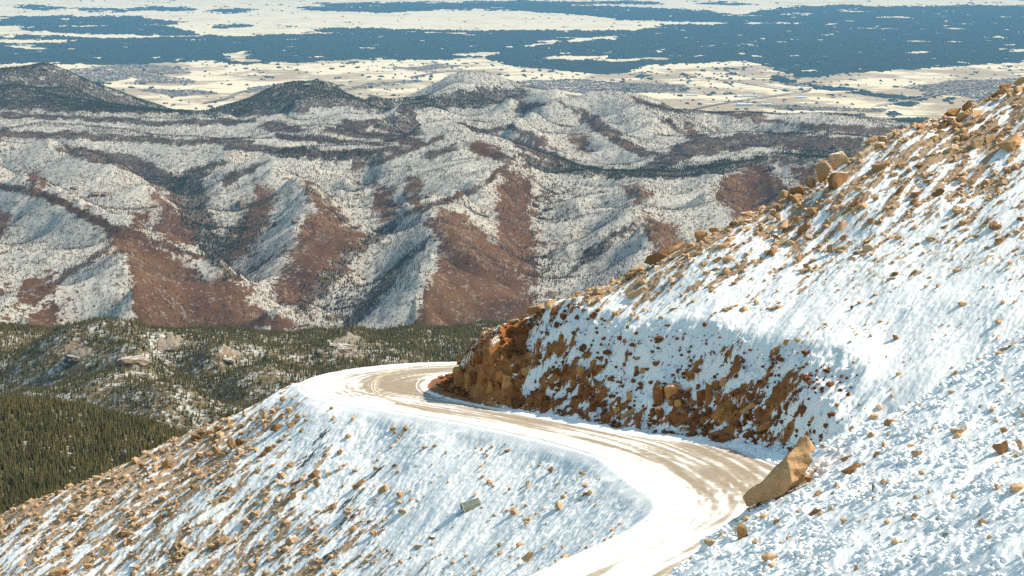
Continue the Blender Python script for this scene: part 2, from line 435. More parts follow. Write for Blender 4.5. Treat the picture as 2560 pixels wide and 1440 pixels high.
# ================================================================== snowy burnt hills, 8 to 20 km away
RIDGE = [  # crest lines: (u, v in the photo, height)
    [(-250, 430, -990), (0, 436, -1008), (58, 455, -1012), (140, 490, -1020), (235, 552, -1042), (290, 600, -1060), (315, 650, -1085), (330, 740, -1140), (345, 825, -1195)],
    [(342, 572, -1060), (428, 611, -1090), (505, 632, -1112), (556, 658, -1130), (600, 705, -1158), (690, 775, -1198), (770, 822, -1222)],
    [(-250, 372, -1000), (0, 367, -1010), (124, 368, -1008), (202, 393, -1020), (233, 405, -1030), (296, 428, -1052), (370, 471, -1090), (428, 518, -1135), (486, 568, -1190)],
    [(-250, 560, -1060), (-60, 600, -1090), (60, 640, -1110), (20, 700, -1150), (-20, 790, -1200)],
    [(135, 640, -1085), (105, 720, -1140), (60, 800, -1195)],
    [(424, 467, -1142), (482, 428, -1100), (564, 393, -1048), (595, 386, -1040), (692, 389, -1045), (800, 415, -1060), (880, 416, -1060), (960, 400, -1030), (1040, 370, -985), (1110, 343, -940), (1150, 333, -928), (1200, 347, -950), (1262, 374, -985)],
    [(692, 395, -1048), (684, 432, -1060), (739, 455, -1065), (778, 480, -1068), (786, 525, -1078), (758, 552, -1098), (731, 611, -1130), (700, 650, -1160), (661, 689, -1192)],
    [(786, 530, -1082), (850, 558, -1120), (905, 582, -1165)],
    [(661, 401, -1052), (607, 417, -1080), (556, 455, -1120), (520, 515, -1165)],
    [(1286, 393, -990), (1267, 417, -1003), (1189, 471, -1030), (1092, 511, -1040), (1014, 533, -1055), (917, 580, -1095), (870, 619, -1130), (800, 681, -1188), (755, 745, -1228)],
    [(1092, 515, -1042), (1064, 549, -1058), (1100, 605, -1080), (1082, 666, -1112), (1041, 767, -1170), (1010, 845, -1222)],
    [(1100, 590, -1080), (1170, 660, -1130), (1250, 720, -1175), (1320, 770, -1215)],
    [(1120, 517, -1050), (1180, 555, -1085), (1240, 600, -1128), (1290, 655, -1170)],
    [(1267, 420, -1006), (1246, 480, -1048), (1247, 530, -1088), (1238, 590, -1140)],
    [(960, 440, -1075), (935, 480, -1105), (925, 540, -1150)], [(1030, 430, -1060), (1020, 480, -1090)], [(860, 440, -1085), (850, 500, -1130)],
    [(1300, 421, -1018), (1450, 432, -1068), (1525, 441, -1082), (1620, 434, -1070), (1750, 428, -1050), (1860, 415, -1020), (1930, 400, -992), (1975, 402, -990), (2030, 407, -990), (2300, 420, -990)],
    [(1640, 432, -1066), (1610, 460, -1062), (1587, 505, -1068), (1581, 546, -1076), (1611, 580, -1084), (1637, 602, -1090), (1612, 650, -1120), (1560, 710, -1165), (1510, 770, -1205)],
    [(1460, 440, -1075), (1450, 500, -1100), (1430, 570, -1135), (1405, 650, -1180)], [(1540, 450, -1085), (1520, 520, -1110), (1490, 600, -1145), (1450, 690, -1195)],
    [(1800, 441, -1040), (1772, 464, -1050), (1774, 490, -1056), (1800, 520, -1070), (1844, 545, -1090), (1910, 610, -1140)],
    [(1700, 445, -1075), (1680, 500, -1115), (1670, 560, -1160)],
    [(2030, 410, -1000), (2060, 470, -1050), (2110, 540, -1110)], [(1930, 405, -1000), (1925, 450, -1040), (1950, 520, -1100)],
    # middle band
    [(-250, 350, -1085), (0, 345, -1085), (187, 350, -1088), (288, 335, -1075), (428, 357, -1098), (486, 352, -1090), (583, 366, -1105), (700, 372, -1110), (855, 381, -1115), (950, 378, -1115)],
    [(-250, 325, -1080), (0, 328, -1082), (136, 312, -1065), (249, 322, -1080), (350, 334, -1092), (467, 346, -1105), (564, 353, -1112), (640, 350, -1110)],
    [(-250, 295, -1090), (60, 292, -1085), (150, 285, -1075), (215, 272, -1062), (300, 285, -1078), (400, 297, -1090), (500, 297, -1088), (570, 288, -1078), (660, 300, -1090)],
    [(690, 335, -1085), (740, 318, -1066), (790, 311, -1058), (850, 322, -1072), (940, 340, -1100), (1050, 358, -1120)],
    [(900, 300, -1060), (960, 290, -1045), (1010, 270, -1030), (1050, 262, -1020), (1090, 272, -1035)],
    [(1040, 322, -1070), (1068, 312, -1056), (1130, 308, -1050), (1208, 326, -1055), (1282, 317, -1012), (1344, 343, -1060), (1403, 382, -1122)],
    [(1438, 378, -1120), (1480, 350, -1085), (1512, 335, -1060), (1560, 355, -1085), (1610, 400, -1135)],
    [(1310, 295, -1035), (1360, 265, -1000), (1400, 253, -985), (1440, 265, -1000), (1490, 295, -1045), (1560, 345, -1095), (1620, 385, -1135)],
    [(1280, 345, -1080), (1340, 342, -1080), (1400, 340, -1080), (1460, 345, -1090)],
    [(1560, 436, -1140), (1640, 390, -1125), (1700, 362, -1105), (1760, 350, -1090), (1850, 340, -1072), (1950, 346, -1072), (2050, 352, -1075), (2200, 365, -1085)],
    [(1650, 410, -1140), (1760, 395, -1120), (1840, 372, -1095), (1930, 378, -1100), (2060, 385, -1105)],
    # far hills before the plain
    [(-300, 190, -955), (0, 177, -930), (40, 178, -928), (75, 172, -915), (112, 165, -900), (150, 177, -930), (215, 205, -1010), (300, 236, -1092), (400, 266, -1180), (490, 287, -1240)],
    [(112, 170, -905), (160, 210, -990), (200, 250, -1070)], [(0, 180, -940), (30, 230, -1010), (60, 265, -1060)],
    [(500, 283, -1115), (560, 266, -1070), (620, 250, -1030), (700, 222, -965), (745, 211, -932), (800, 210, -928), (850, 222, -955), (920, 240, -1000), (1000, 247, -1020)],
    [(760, 216, -940), (740, 255, -1000), (700, 285, -1050)], [(850, 226, -962), (890, 255, -1005), (870, 285, -1045)],
    [(1000, 247, -1052), (1060, 225, -1015), (1120, 195, -940), (1160, 187, -918), (1210, 190, -926), (1250, 200, -950), (1300, 216, -985), (1345, 228, -1010)],
    [(1150, 195, -935), (1130, 225, -985), (1080, 250, -1030)],
    [(1270, 246, -975), (1330, 229, -940), (1400, 228, -935), (1470, 235, -940), (1530, 231, -930), (1580, 238, -945), (1650, 260, -1000), (1700, 280, -1040), (1760, 282, -1045), (1830, 287, -1055), (1880, 291, -1065), (1920, 308, -1105), (1960, 309, -1098),
     (2000, 303, -1082), (2040, 296, -1068), (2080, 291, -1056), (2130, 300, -1072), (2200, 318, -1110), (2260, 335, -1150), (2500, 360, -1200)],
    [(1560, 240, -950), (1600, 290, -1025), (1640, 340, -1090), (1700, 372, -1135)], [(1700, 285, -1050), (1760, 320, -1095), (1800, 345, -1120)],
    [(2080, 295, -1062), (2060, 320, -1095), (1990, 335, -1110)], [(1470, 240, -950), (1420, 252, -980)],
]
VALLEY = [
    [(-250, 425, -1075), (0, 405, -1070), (70, 413, -1062), (128, 471, -1092), (194, 506, -1120), (253, 545, -1132), (350, 592, -1162), (440, 640, -1190), (510, 680, -1215)],
    [(389, 428, -1160), (424, 463, -1170), (467, 518, -1182), (490, 570, -1195), (503, 611, -1202), (564, 660, -1215), (590, 708, -1222), (650, 745, -1232), (720, 785, -1242), (780, 822, -1252)],
    [(835, 470, -1132), (880, 520, -1158), (905, 572, -1178), (885, 640, -1205), (800, 725, -1232), (770, 780, -1245)],
    [(1135, 512, -1085), (1170, 545, -1115), (1240, 605, -1155), (1306, 675, -1192), (1352, 745, -1225), (1370, 800, -1250)],
    [(1300, 430, -1075), (1322, 470, -1112), (1335, 560, -1152), (1347, 650, -1192)],
    [(1590, 512, -1110), (1640, 562, -1145), (1690, 622, -1182), (1740, 690, -1215)],
    [(1860, 430, -1070), (1880, 490, -1120), (1910, 560, -1160), (1950, 640, -1200)],
    [(640, 420, -1095), (590, 470, -1140), (545, 540, -1185)], [(720, 470, -1110), (660, 560, -1165), (610, 650, -1205)],
    [(900, 440, -1100), (890, 490, -1135)], [(990, 440, -1090), (980, 500, -1120)],
    [(1490, 470, -1115), (1470, 560, -1155), (1440, 640, -1195)], [(1400, 470, -1110), (1380, 560, -1150)], [(1560, 600, -1160), (1500, 690, -1205), (1440, 780, -1250)],
    [(180, 660, -1150), (130, 740, -1190), (90, 830, -1235)], [(-100, 500, -1090), (0, 560, -1120), (40, 610, -1145), (90, 660, -1165)],
    [(950, 640, -1190), (900, 730, -1225), (850, 830, -1262)], [(1150, 720, -1200), (1130, 800, -1240)], [(450, 720, -1200), (480, 800, -1240)], [(1200, 840, -1265), (1000, 860, -1275), (500, 850, -1270), (0, 850, -1265), (-300, 840, -1265), (1500, 840, -1270), (2000, 800, -1270)],
    # hidden floors between the rows of hills
    [(-250, 392, -1165), (0, 388, -1165), (200, 395, -1165), (350, 400, -1170), (450, 415, -1178), (560, 400, -1165)],
    [(650, 405, -1160), (800, 408, -1165), (900, 405, -1165), (1000, 395, -1165), (1070, 380, -1165)],
    [(-250, 340, -1160), (50, 340, -1160), (300, 348, -1165), (560, 358, -1175), (760, 366, -1180), (980, 372, -1185)],
    [(-250, 313, -1150), (100, 308, -1145), (300, 318, -1160), (500, 322, -1168), (660, 330, -1175), (900, 345, -1190), (1030, 345, -1180)],
    [(-250, 285, -1190), (100, 282, -1185), (300, 280, -1190), (500, 290, -1240), (650, 292, -1180), (800, 298, -1170), (900, 310, -1175), (1020, 318, -1170)],
    [(1080, 340, -1150), (1150, 352, -1120), (1230, 365, -1110), (1320, 390, -1150), (1430, 408, -1170), (1530, 418, -1180), (1650, 425, -1170), (1800, 402, -1160), (1950, 388, -1140), (2150, 395, -1140)],
    [(1100, 285, -1090), (1200, 300, -1115), (1290, 300, -1100), (1330, 320, -1120), (1400, 365, -1150), (1440, 392, -1165)],
    [(1400, 275, -1060), (1460, 315, -1110), (1500, 328, -1110), (1580, 365, -1145), (1640, 395, -1165)],
    [(1690, 355, -1150), (1780, 338, -1140), (1880, 325, -1140), (1980, 330, -1140), (2100, 345, -1150)], [(1730, 300, -1095), (1800, 315, -1115), (1870, 318, -1130)],
    [(560, 275, -1130), (640, 275, -1120), (930, 262, -1060), (1000, 258, -1075), (1060, 245, -1060), (1200, 235, -1050), (1260, 250, -1060)],
]
def dens(pl, step):
    pts = at_z(np.array([p[0] for p in pl]), np.array([p[1] for p in pl]), np.array([p[2] for p in pl], float)) if False else np.array([at_z(p[0], p[1], p[2]) for p in pl])
    out = [pts[:1]]
    for a, b in zip(pts[:-1], pts[1:]):
        k = max(1, int(np.linalg.norm(b[:2] - a[:2]) / step)); t = (np.arange(k) + 1)[:, None] / k
        out.append(a + (b - a) * t)
    return np.concatenate(out)
HP = np.concatenate([dens(p, 260) for p in RIDGE] + [dens(p, 320) - np.array([0, 0, 45.0]) for p in VALLEY])
lim = []
for x_ in np.arange(-5200, 5201, 650):
    lim += [(x_, 6800, -1330), (x_, 7600, -1310)]
    lim += [(x_, 21500 + 300 * math.sin(x_ / 800), -1850), (x_, 23500, -1855)]
for y_ in np.arange(9000, 21000, 900):
    lim += [(-0.26 * y_, y_, -1140), (0.26 * y_, y_, -1140)]
HP = np.concatenate([HP, np.array(lim)])
# thin out points that fall on top of one another
keep = np.ones(len(HP), bool)
for i in range(len(HP)):
    if keep[i]:
        d = np.hypot(HP[i + 1:, 0] - HP[i, 0], HP[i + 1:, 1] - HP[i, 1]); keep[i + 1:] &= d > 45
HP = HP[keep]
hsurf = rbf(HP[:, :2], HP[:, 2], 1)
HG = Grid(-5200, 5200, 6800, 23200, 32)
HZ = hsurf(HG.X, HG.Y)
HSM = blur(blur(HZ, 23), 23)
HZ = HSM + (1.15 + 0.40 * sstep(16800, 13500, HG.Y)) * (HZ - HSM)

def hill_z(x, y):
    w = sstep(20800, 19000, y)
    wx = 60 * fbm(x / 500, y / 500, 2, 101); wy = 60 * fbm(x / 500, y / 500, 2, 102)
    n = 15 * fbm((x + wx) / 420, (y + wy) / 420, 3, 103) + 9 * (0.28 - np.abs(gn((x + wx) / 230, (y + wy) / 300, 107))) + 8 * (0.28 - np.abs(gn((x + wy) / 95, (y + wx) / 120, 109))) + 4 * fbm(x / 40, y / 40, 3, 104)
    return HG.look(HZ, x, y) + n * w

uc = np.arange(-380, 2940, 3.6)
yr = [7400.0]
while yr[-1] < 21600: yr.append(yr[-1] + 9.5 * (yr[-1] / 9000) ** 1.25)
yr = np.array(yr)
HX = (uc[None] - 1280) / F * yr[:, None] * 1.008; HY = np.repeat(yr[:, None], len(uc), 1)
HH = hill_z(HX, HY)
def slopes(f, x, y, e):
    return (f(x + e, y) - f(x - e, y)) / (2 * e), (f(x, y + e) - f(x, y - e)) / (2 * e)
gx, gy = slopes(hill_z, HX, HY, 22)
_, HV = uv(HX, HY, HH)
HU = np.repeat(uc[None], len(yr), 0)
def bare_of(x, y, z, gx, gy, v):
    """0 snow .. 1 melted-out brown slope: the sunny sides, more so low down"""
    sunny = (-gx * 1.0 - gy * 0.05)
    low = sstep(400, 800, v)
    b = sunny * 2.6 + (low - 0.62) * 0.55 + 0.62 * fbm(x / 330, y / 330, 4, 111) + 0.25 * fbm(x / 60, y / 60, 3, 113)
    return sstep(-0.10, 0.60, b) * sstep(230, 470, v + 40 * fbm(x / 500, y / 500, 2, 117))
hbare = bare_of(HX, HY, HH, gx, gy, HV)
BROWN = [[(320, 648), (300, 625), (240, 560), (330, 585), (420, 635), (500, 680), (560, 730), (640, 770), (768, 822), (345, 830), (330, 760)], [(60, 452), (140, 483), (240, 538), (330, 572), (300, 592), (235, 562), (150, 508), (70, 477)], [(-60, 520), (20, 525), (30, 560), (10, 600), (-60, 610)],
 [(370, 472), (430, 515), (485, 560), (492, 590), (470, 612), (420, 605), (395, 570), (408, 530)], [(335, 545), (372, 500), (362, 565), (330, 590)], [(638, 452), (692, 480), (672, 560), (640, 610), (600, 650), (560, 650), (600, 560), (628, 500)], [(780, 532), (830, 556), (918, 582), (850, 640), (800, 685), (740, 775), (690, 735), (718, 640), (758, 562)],
 [(742, 438), (800, 480), (870, 560), (830, 555), (785, 515)], [(935, 460), (985, 468), (992, 545), (955, 555), (930, 520)], [(1015, 438), (1058, 448), (1052, 512), (1025, 525)], [(1062, 552), (1098, 520), (1180, 556), (1262, 640), (1332, 740), (1355, 775), (1300, 810), (1200, 820), (1015, 845), (1048, 770), (1088, 680), (1100, 612)],
 [(1268, 425), (1322, 440), (1328, 500), (1322, 560), (1348, 700), (1352, 738), (1295, 672), (1240, 602), (1245, 490)], [(1630, 612), (1600, 535), (1680, 570), (1740, 640), (1700, 680), (1640, 660)], [(1795, 455), (1830, 430), (1905, 408), (1965, 470), (1960, 525), (1845, 548), (1788, 495)], [(1975, 415), (2040, 410), (2080, 470), (2010, 480)],
 [(55, 700), (135, 675), (112, 745), (45, 765)], [(65, 790), (155, 755), (130, 835), (55, 835)], [(75, 422), (112, 438), (122, 472), (82, 455)], [(1580, 448), (1620, 480), (1603, 522), (1560, 478)], [(1150, 345), (1262, 372), (1250, 400), (1180, 380)], [(1420, 330), (1470, 350), (1480, 390), (1440, 375)], [(1700, 285), (1760, 330), (1720, 345)], [(480, 700), (560, 690), (640, 740), (600, 745)]]
DARK = [[(424, 462), (490, 422), (590, 390), (500, 450), (525, 530), (545, 600), (605, 705), (560, 705), (488, 605), (445, 525)], [(800, 680), (870, 618), (1000, 540), (1012, 556), (900, 645), (800, 745), (740, 795), (755, 740)], [(1085, 592), (1012, 682), (940, 762), (870, 822), (845, 822), (955, 702), (1060, 598)],  # last outline here paints hillside shadows in as dark ground and trees
 [(1260, 368), (1330, 392), (1500, 428), (1700, 422), (1900, 388), (2000, 376), (2250, 365), (2250, 402), (1900, 414), (1720, 446), (1500, 446), (1330, 428)], [(-300, 165), (0, 160), (112, 145), (300, 232), (500, 288), (300, 280), (-300, 275)], [(505, 284), (620, 240), (760, 195), (920, 228), (1000, 248), (965, 285), (880, 268), (800, 275), (640, 292)],
 [(1005, 250), (1090, 238), (1200, 222), (1290, 215), (1330, 235), (1250, 262), (1150, 272), (1000, 278)], [(918, 312), (1000, 278), (1042, 275), (1062, 332), (1010, 342), (940, 322)], [(640, 380), (750, 374), (960, 385), (950, 412), (890, 406), (700, 392)], [(550, 600), (600, 560), (640, 520), (600, 600), (560, 640)], [(1500, 600), (1590, 540), (1600, 560), (1500, 640), (1400, 700)]]
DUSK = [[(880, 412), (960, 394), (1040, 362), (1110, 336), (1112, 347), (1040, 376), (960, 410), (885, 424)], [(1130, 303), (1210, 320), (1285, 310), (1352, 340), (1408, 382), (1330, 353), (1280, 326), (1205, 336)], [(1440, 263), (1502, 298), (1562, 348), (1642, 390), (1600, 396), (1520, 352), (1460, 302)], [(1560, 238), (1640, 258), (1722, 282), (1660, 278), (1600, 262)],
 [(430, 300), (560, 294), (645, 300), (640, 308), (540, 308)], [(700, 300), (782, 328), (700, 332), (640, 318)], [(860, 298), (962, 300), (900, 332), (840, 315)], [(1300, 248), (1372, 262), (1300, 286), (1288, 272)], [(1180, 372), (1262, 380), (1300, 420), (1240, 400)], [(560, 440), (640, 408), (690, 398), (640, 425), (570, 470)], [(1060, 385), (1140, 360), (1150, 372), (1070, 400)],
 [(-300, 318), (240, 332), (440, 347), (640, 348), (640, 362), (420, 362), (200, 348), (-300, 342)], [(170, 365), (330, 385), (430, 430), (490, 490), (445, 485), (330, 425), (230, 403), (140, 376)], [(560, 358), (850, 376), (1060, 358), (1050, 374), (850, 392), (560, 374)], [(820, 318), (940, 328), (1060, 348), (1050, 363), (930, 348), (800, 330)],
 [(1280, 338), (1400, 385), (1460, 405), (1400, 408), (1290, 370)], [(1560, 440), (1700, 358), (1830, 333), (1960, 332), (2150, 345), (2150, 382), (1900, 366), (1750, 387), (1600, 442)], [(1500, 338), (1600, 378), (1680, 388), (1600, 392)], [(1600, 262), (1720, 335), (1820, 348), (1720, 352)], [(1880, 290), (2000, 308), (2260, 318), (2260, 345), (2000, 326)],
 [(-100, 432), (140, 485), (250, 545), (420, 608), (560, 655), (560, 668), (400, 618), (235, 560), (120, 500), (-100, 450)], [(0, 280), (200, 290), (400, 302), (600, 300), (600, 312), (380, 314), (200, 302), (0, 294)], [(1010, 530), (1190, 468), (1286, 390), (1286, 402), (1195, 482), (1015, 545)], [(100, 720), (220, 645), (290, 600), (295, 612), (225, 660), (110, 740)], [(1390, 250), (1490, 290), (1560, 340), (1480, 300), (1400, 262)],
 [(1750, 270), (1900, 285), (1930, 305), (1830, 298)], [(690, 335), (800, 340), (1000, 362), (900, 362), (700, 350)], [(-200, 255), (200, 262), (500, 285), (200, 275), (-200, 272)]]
def painted(polys, u, v, amp, soft):
    """share of ground that plants, soil or painted hillside shade take, outlined on the hills, with ragged edges"""
    m = np.zeros(u.shape, np.float32)
    du = amp * fbm(u / 38, v / 22, 4, 141, .6); dv = 0.7 * amp * fbm(u / 38, v / 22, 4, 142, .6)
    for ou, ov in ((0, 0), (soft, 0), (-soft, 0), (0, soft * .6), (0, -soft * .6)):
        k = np.zeros(u.shape, bool)
        for p in polys: k |= inpoly(u + du + ou, v + dv + ov, p)
        m += k
    return m / 5
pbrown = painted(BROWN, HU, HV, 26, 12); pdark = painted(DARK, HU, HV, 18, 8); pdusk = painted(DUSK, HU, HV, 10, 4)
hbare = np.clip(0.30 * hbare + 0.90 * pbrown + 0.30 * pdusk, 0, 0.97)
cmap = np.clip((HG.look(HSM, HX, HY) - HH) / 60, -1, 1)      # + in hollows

def hills_mat():
    m, nt, b = new_mat("hill_snow", 0.95, 0.05); t = NT(nt)
    v = t.coord()
    f1 = t.noise(v, 1 / 55, 5, 0.68); f2 = t.noise(v, 1 / 14, 4, 0.7); f3 = t.noise(v, 1 / 160, 3, 0.6)
    e = t.math('ADD', t.attr("bare"), t.math('ADD', t.sig(f1, .55), t.sig(f2, .75)))
    bare = t.mr(e, 0.30, 0.68)
    brown = t.ramp(t.math('ADD', t.math('MULTIPLY', f3, 0.7), t.math('MULTIPLY', f2, 0.3)), [(0.32, (0.062, 0.028, 0.014)), (0.5, (0.104, 0.049, 0.022)), (0.68, (0.155, 0.084, 0.037))])
    spots = t.mr(t.math('ADD', t.math('MULTIPLY', f2, 0.55), t.math('MULTIPLY', f1, 0.45)), 0.38, 0.525, 1, 0)      # litter and rocks showing through thin snow
    snow = t.mix(t.math('MULTIPLY', spots, 0.85), (0.50, 0.475, 0.42), (0.11, 0.07, 0.05))
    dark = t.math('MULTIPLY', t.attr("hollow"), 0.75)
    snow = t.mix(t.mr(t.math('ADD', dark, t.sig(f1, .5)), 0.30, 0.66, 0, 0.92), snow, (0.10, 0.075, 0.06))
    t.put(b.inputs["Base Color"], t.mix(bare, snow, brown))
    t.put(b.inputs["Normal"], t.bump(f2, 0.6, 3.0))
    return m
nr, nc = HX.shape
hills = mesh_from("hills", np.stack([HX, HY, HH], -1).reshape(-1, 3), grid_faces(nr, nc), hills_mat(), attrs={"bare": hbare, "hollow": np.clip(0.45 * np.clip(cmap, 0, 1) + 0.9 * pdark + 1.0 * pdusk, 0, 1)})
tag(hills, "snowy hills of a burnt forest", kind='structure')

# trees on the hills: burnt snags and live conifers, far too many to count
def hill_scatter(n, seed):
    g = np.random.default_rng(seed)
    u_ = g.uniform(-330, 2890, n); a, b_ = 7700.0, 20500.0
    y_ = np.sqrt(g.random(n) * (b_ * b_ - a * a) + a * a)
    x_ = (u_ - 1280) / F * y_ * 1.008
    z_ = hill_z(x_, y_)
    _, v_ = uv(x_, y_, z_)
    return g, u_, v_, x_, y_, z_
g, u_, v_, x_, y_, z_ = hill_scatter(900000, 5)
gx_, gy_ = slopes(hill_z, x_, y_, 30)
hol = np.clip((HG.look(HSM, x_, y_) - z_) / 60, -1, 1)
ba = bare_of(x_, y_, z_, gx_, gy_, v_)
clump = fbm(x_ / 260, y_ / 260, 4, 121)
sun_ = np.clip(-gx_ * 2.2, -1, 1)
pd_, pk_, pb_ = painted(DARK, u_, v_, 18, 8), painted(DUSK, u_, v_, 10, 4), painted(BROWN, u_, v_, 22, 12)
d = 0.42 + 0.85 * clump + 0.7 * pd_ + 1.0 * pk_ + 0.3 * np.clip(hol, -.3, 1) + 0.30 * sun_ * sstep(650, 430, v_) - 0.30 * pb_ * sstep(450, 700, v_) + 0.10 * sstep(420, 300, v_)
farh = sstep(17000, 17800, y_) * np.exp(-((u_ - 770) / 260) ** 2) + sstep(18300, 19000, y_) * (u_ < 520) + .12 * sstep(18000, 18500, y_) * np.exp(-((u_ - 1180) / 160) ** 2)
d += 0.5 * farh + 0.2 * sstep(.15, .6, hol)
kp = g.random(len(d)) < np.clip(d, 0.05, 1)
live = 0.6 * fbm(x_ / 420, y_ / 420, 3, 131) + 0.3 * np.clip(hol, 0, 1) + 0.75 * pd_ + 0.12 * pk_ - 0.15 + 0.55 * farh
lv = kp & (g.random(len(d)) < np.clip(live * 1.5, 0.015, 0.95))
dv = kp & ~lv & (z_ > -1500)
lv &= z_ > -1500
snag_v = np.array([(-.5, -.29, -.05), (.5, -.29, -.05), (0, .58, -.05), (0.05, 0, 1.0)]); snag_f = np.array([(0, 1, 3), (1, 2, 3), (2, 0, 3)])
def wood(name, sel, tv_, tf_, w0, w1, h0, h1, mat, label):
    n = sel.sum(); s = g.uniform(w0, w1, n)
    sc__ = np.stack([s, s, g.uniform(h0, h1, n)], 1)
    V, Fq = stamp(tv_, tf_, np.stack([x_[sel], y_[sel], z_[sel]], 1), sc__, g.uniform(0, 6.28, n))
    o = mesh_from(name, V, Fq, mat, smooth=False)
    tag(o, label, "forest", kind='stuff')
    return n
snag_m = simple_mat("burnt_bark", [(0.3, (0.045, 0.032, 0.028)), (0.7, (0.095, 0.068, 0.055))], 1 / 90, spec=0.05)
n1 = wood("burnt_forest", dv, snag_v, snag_f, 1.5, 2.8, 7, 14, snag_m, "bare burnt snags standing all over the snowy hills")
def cone_tpl(tiers, sides, seed):
    q = np.random.default_rng(seed); V = []; Fq = []
    for k, (z0, r0, z1) in enumerate(tiers):
        b0 = len(V)
        for i in range(sides):
            a = 2 * math.pi * (i + 0.5 * k) / sides; rr = r0 * q.uniform(0.72, 1.15); V.append((rr * math.cos(a), rr * math.sin(a), z0 + q.uniform(-.03, .03)))
        V.append((q.uniform(-.03, .03), q.uniform(-.03, .03), z1))
        for i in range(sides): Fq.append((b0 + i, b0 + (i + 1) % sides, b0 + sides))
    return np.array(V), np.array(Fq)
con_v, con_f = cone_tpl([(0.02, .5, .62), (0.36, .36, 1.0)], 5, 3)
pine_m = simple_mat("hill_pine", [(0.3, (0.022, 0.030, 0.018)), (0.7, (0.050, 0.055, 0.028))], 1 / 70, spec=0.05)
n2 = wood("hill_forest", lv, con_v, con_f, 3.6, 6.0, 7, 13, pine_m, "dark living conifers filling the valleys of the snowy hills")
print("snags", n1, "conifers", n2)
del u_, v_, x_, y_, z_, d, kp, live
# ================================================================== pine-covered ridge, 2 to 6 km away
def kp(u, v, D): return at_y(u, v, D * 1000.0)
RP = []
for u in (-500, -200, 0, 200, 420, 600, 800, 1000, 1200, 1400, 1700): # broad lie of the land
    for v, D in ((1062, 4.05), (1000, 4.3), (940, 4.6), (890, 4.9), (850, 5.2)):
        RP.append(kp(u, v, D) + np.array([0, 0, 12 * math.sin(u / 90 + v / 40)]))
for u, v in ((-500, 815), (-200, 818), (0, 822), (120, 826), (230, 833), (400, 836), (540, 838), (650, 846), (760, 836), (850, 826), (950, 836), (1050, 842), (1130, 828), (1200, 816), (1400, 812), (1700, 812)):
    p = kp(u, v, 5.5); RP.append(p); RP.append(p + np.array([0, 260, -60])); RP.append(p + np.array([0, 900, -230])); RP.append(p + np.array([0, 2200, -560]))
for u, v, D in ((190, 880, 4.62), (180, 905, 4.55), (330, 890, 4.5), (300, 880, 4.62), (425, 862, 4.8), (560, 905, 4.6), (840, 858, 4.9), (790, 880, 4.75), (670, 912, 4.6), (130, 1010, 4.15), (430, 1010, 4.1), (600, 960, 4.35),
                (400, 960, 4.3), (700, 950, 4.5)):
    RP.append(kp(u, v, D) + np.array([0, 0, 16]))
for u, v, D in ((100, 960, 4.35), (110, 930, 4.5), (250, 940, 4.45), (520, 1040, 4.05), (480, 930, 4.55), (620, 1000, 4.2), (760, 930, 4.6), (330, 1050, 3.95)):
    RP.append(kp(u, v, D) + np.array([0, 0, -26]))
for u, v, D in ((-500, 985, 2.8), (-150, 995, 2.78), (0, 1003, 2.75), (150, 1017, 2.73), (250, 1040, 2.71), (350, 1062, 2.69), (440, 1090, 2.67), (560, 1130, 2.65), (700, 1180, 2.62), (1000, 1290, 2.6)):
    p = kp(u, v, D); RP.append(p)
    RP.append(p + np.array([0, 110, -32])); RP.append(p + np.array([0, 420, -130])); RP.append(p + np.array([0, 800, -215]))
for u in (-500, -150, 0, 200, 440):
    k = max(0, u) * 0.14
    RP.append(kp(u, 1090 + k, 2.56)); RP.append(kp(u, 1190 + k, 2.42)); RP.append(kp(u, 1300 + k, 2.28)); RP.append(kp(u, 1420 + k, 2.15))
for x in (-600, -200, 200, 600): RP.append((x, 1900, -480)); RP.append((x, 1700, -520))
RP = np.array(RP)
rsurf = rbf(RP[:, :2], RP[:, 2], 2)
RG = Grid(-1150, 750, 1800, 7700, 25)
RZ = rsurf(RG.X, RG.Y)

def ridge_z(x, y):
    n = 12 * fbm(x / 240, y / 300, 4, 201) + 22 * (0.25 - np.abs(gn(x / 190 + 3, y / 260, 203))) + 5 * fbm(x / 40, y / 40, 3, 205)
    return RG.look(RZ, x, y) + n * (0.25 + 0.75 * sstep(3000, 3800, y))

def crag_of(x, y):          # where bare granite breaks through
    c = fbm(x / 130, y / 200, 4, 211) + 0.12
    u_, v_ = uv(x, y, RG.look(RZ, x, y))
    for cu, cv, ru, rv in ((195, 885, 60, 22), (330, 905, 70, 24), (430, 868, 50, 20), (850, 862, 70, 26), (330, 935, 60, 20), (560, 890, 90, 20), (690, 905, 50, 20)):
        c = c + 0.6 * np.exp(-((u_ - cu) / ru) ** 2 - ((v_ - cv) / rv) ** 2)
    return sstep(0.60, 1.0, c) * sstep(3600, 3900, y)

uc = np.arange(-420, 1720, 4.0)
yr = np.concatenate([np.arange(1900, 3400, 7.0), np.arange(3400, 7600, 7.5)])
GX = (uc[None] - 1280) / F * yr[:, None] * 1.01; GY = np.repeat(yr[:, None], len(uc), 1)
GZ = ridge_z(GX, GY); cr = crag_of(GX, GY)
f1, f2, cid, tlt = cell(GX / 14, GY / 20, 31, True)
GZ = GZ + cr * (5 * cid + 16 * tlt)

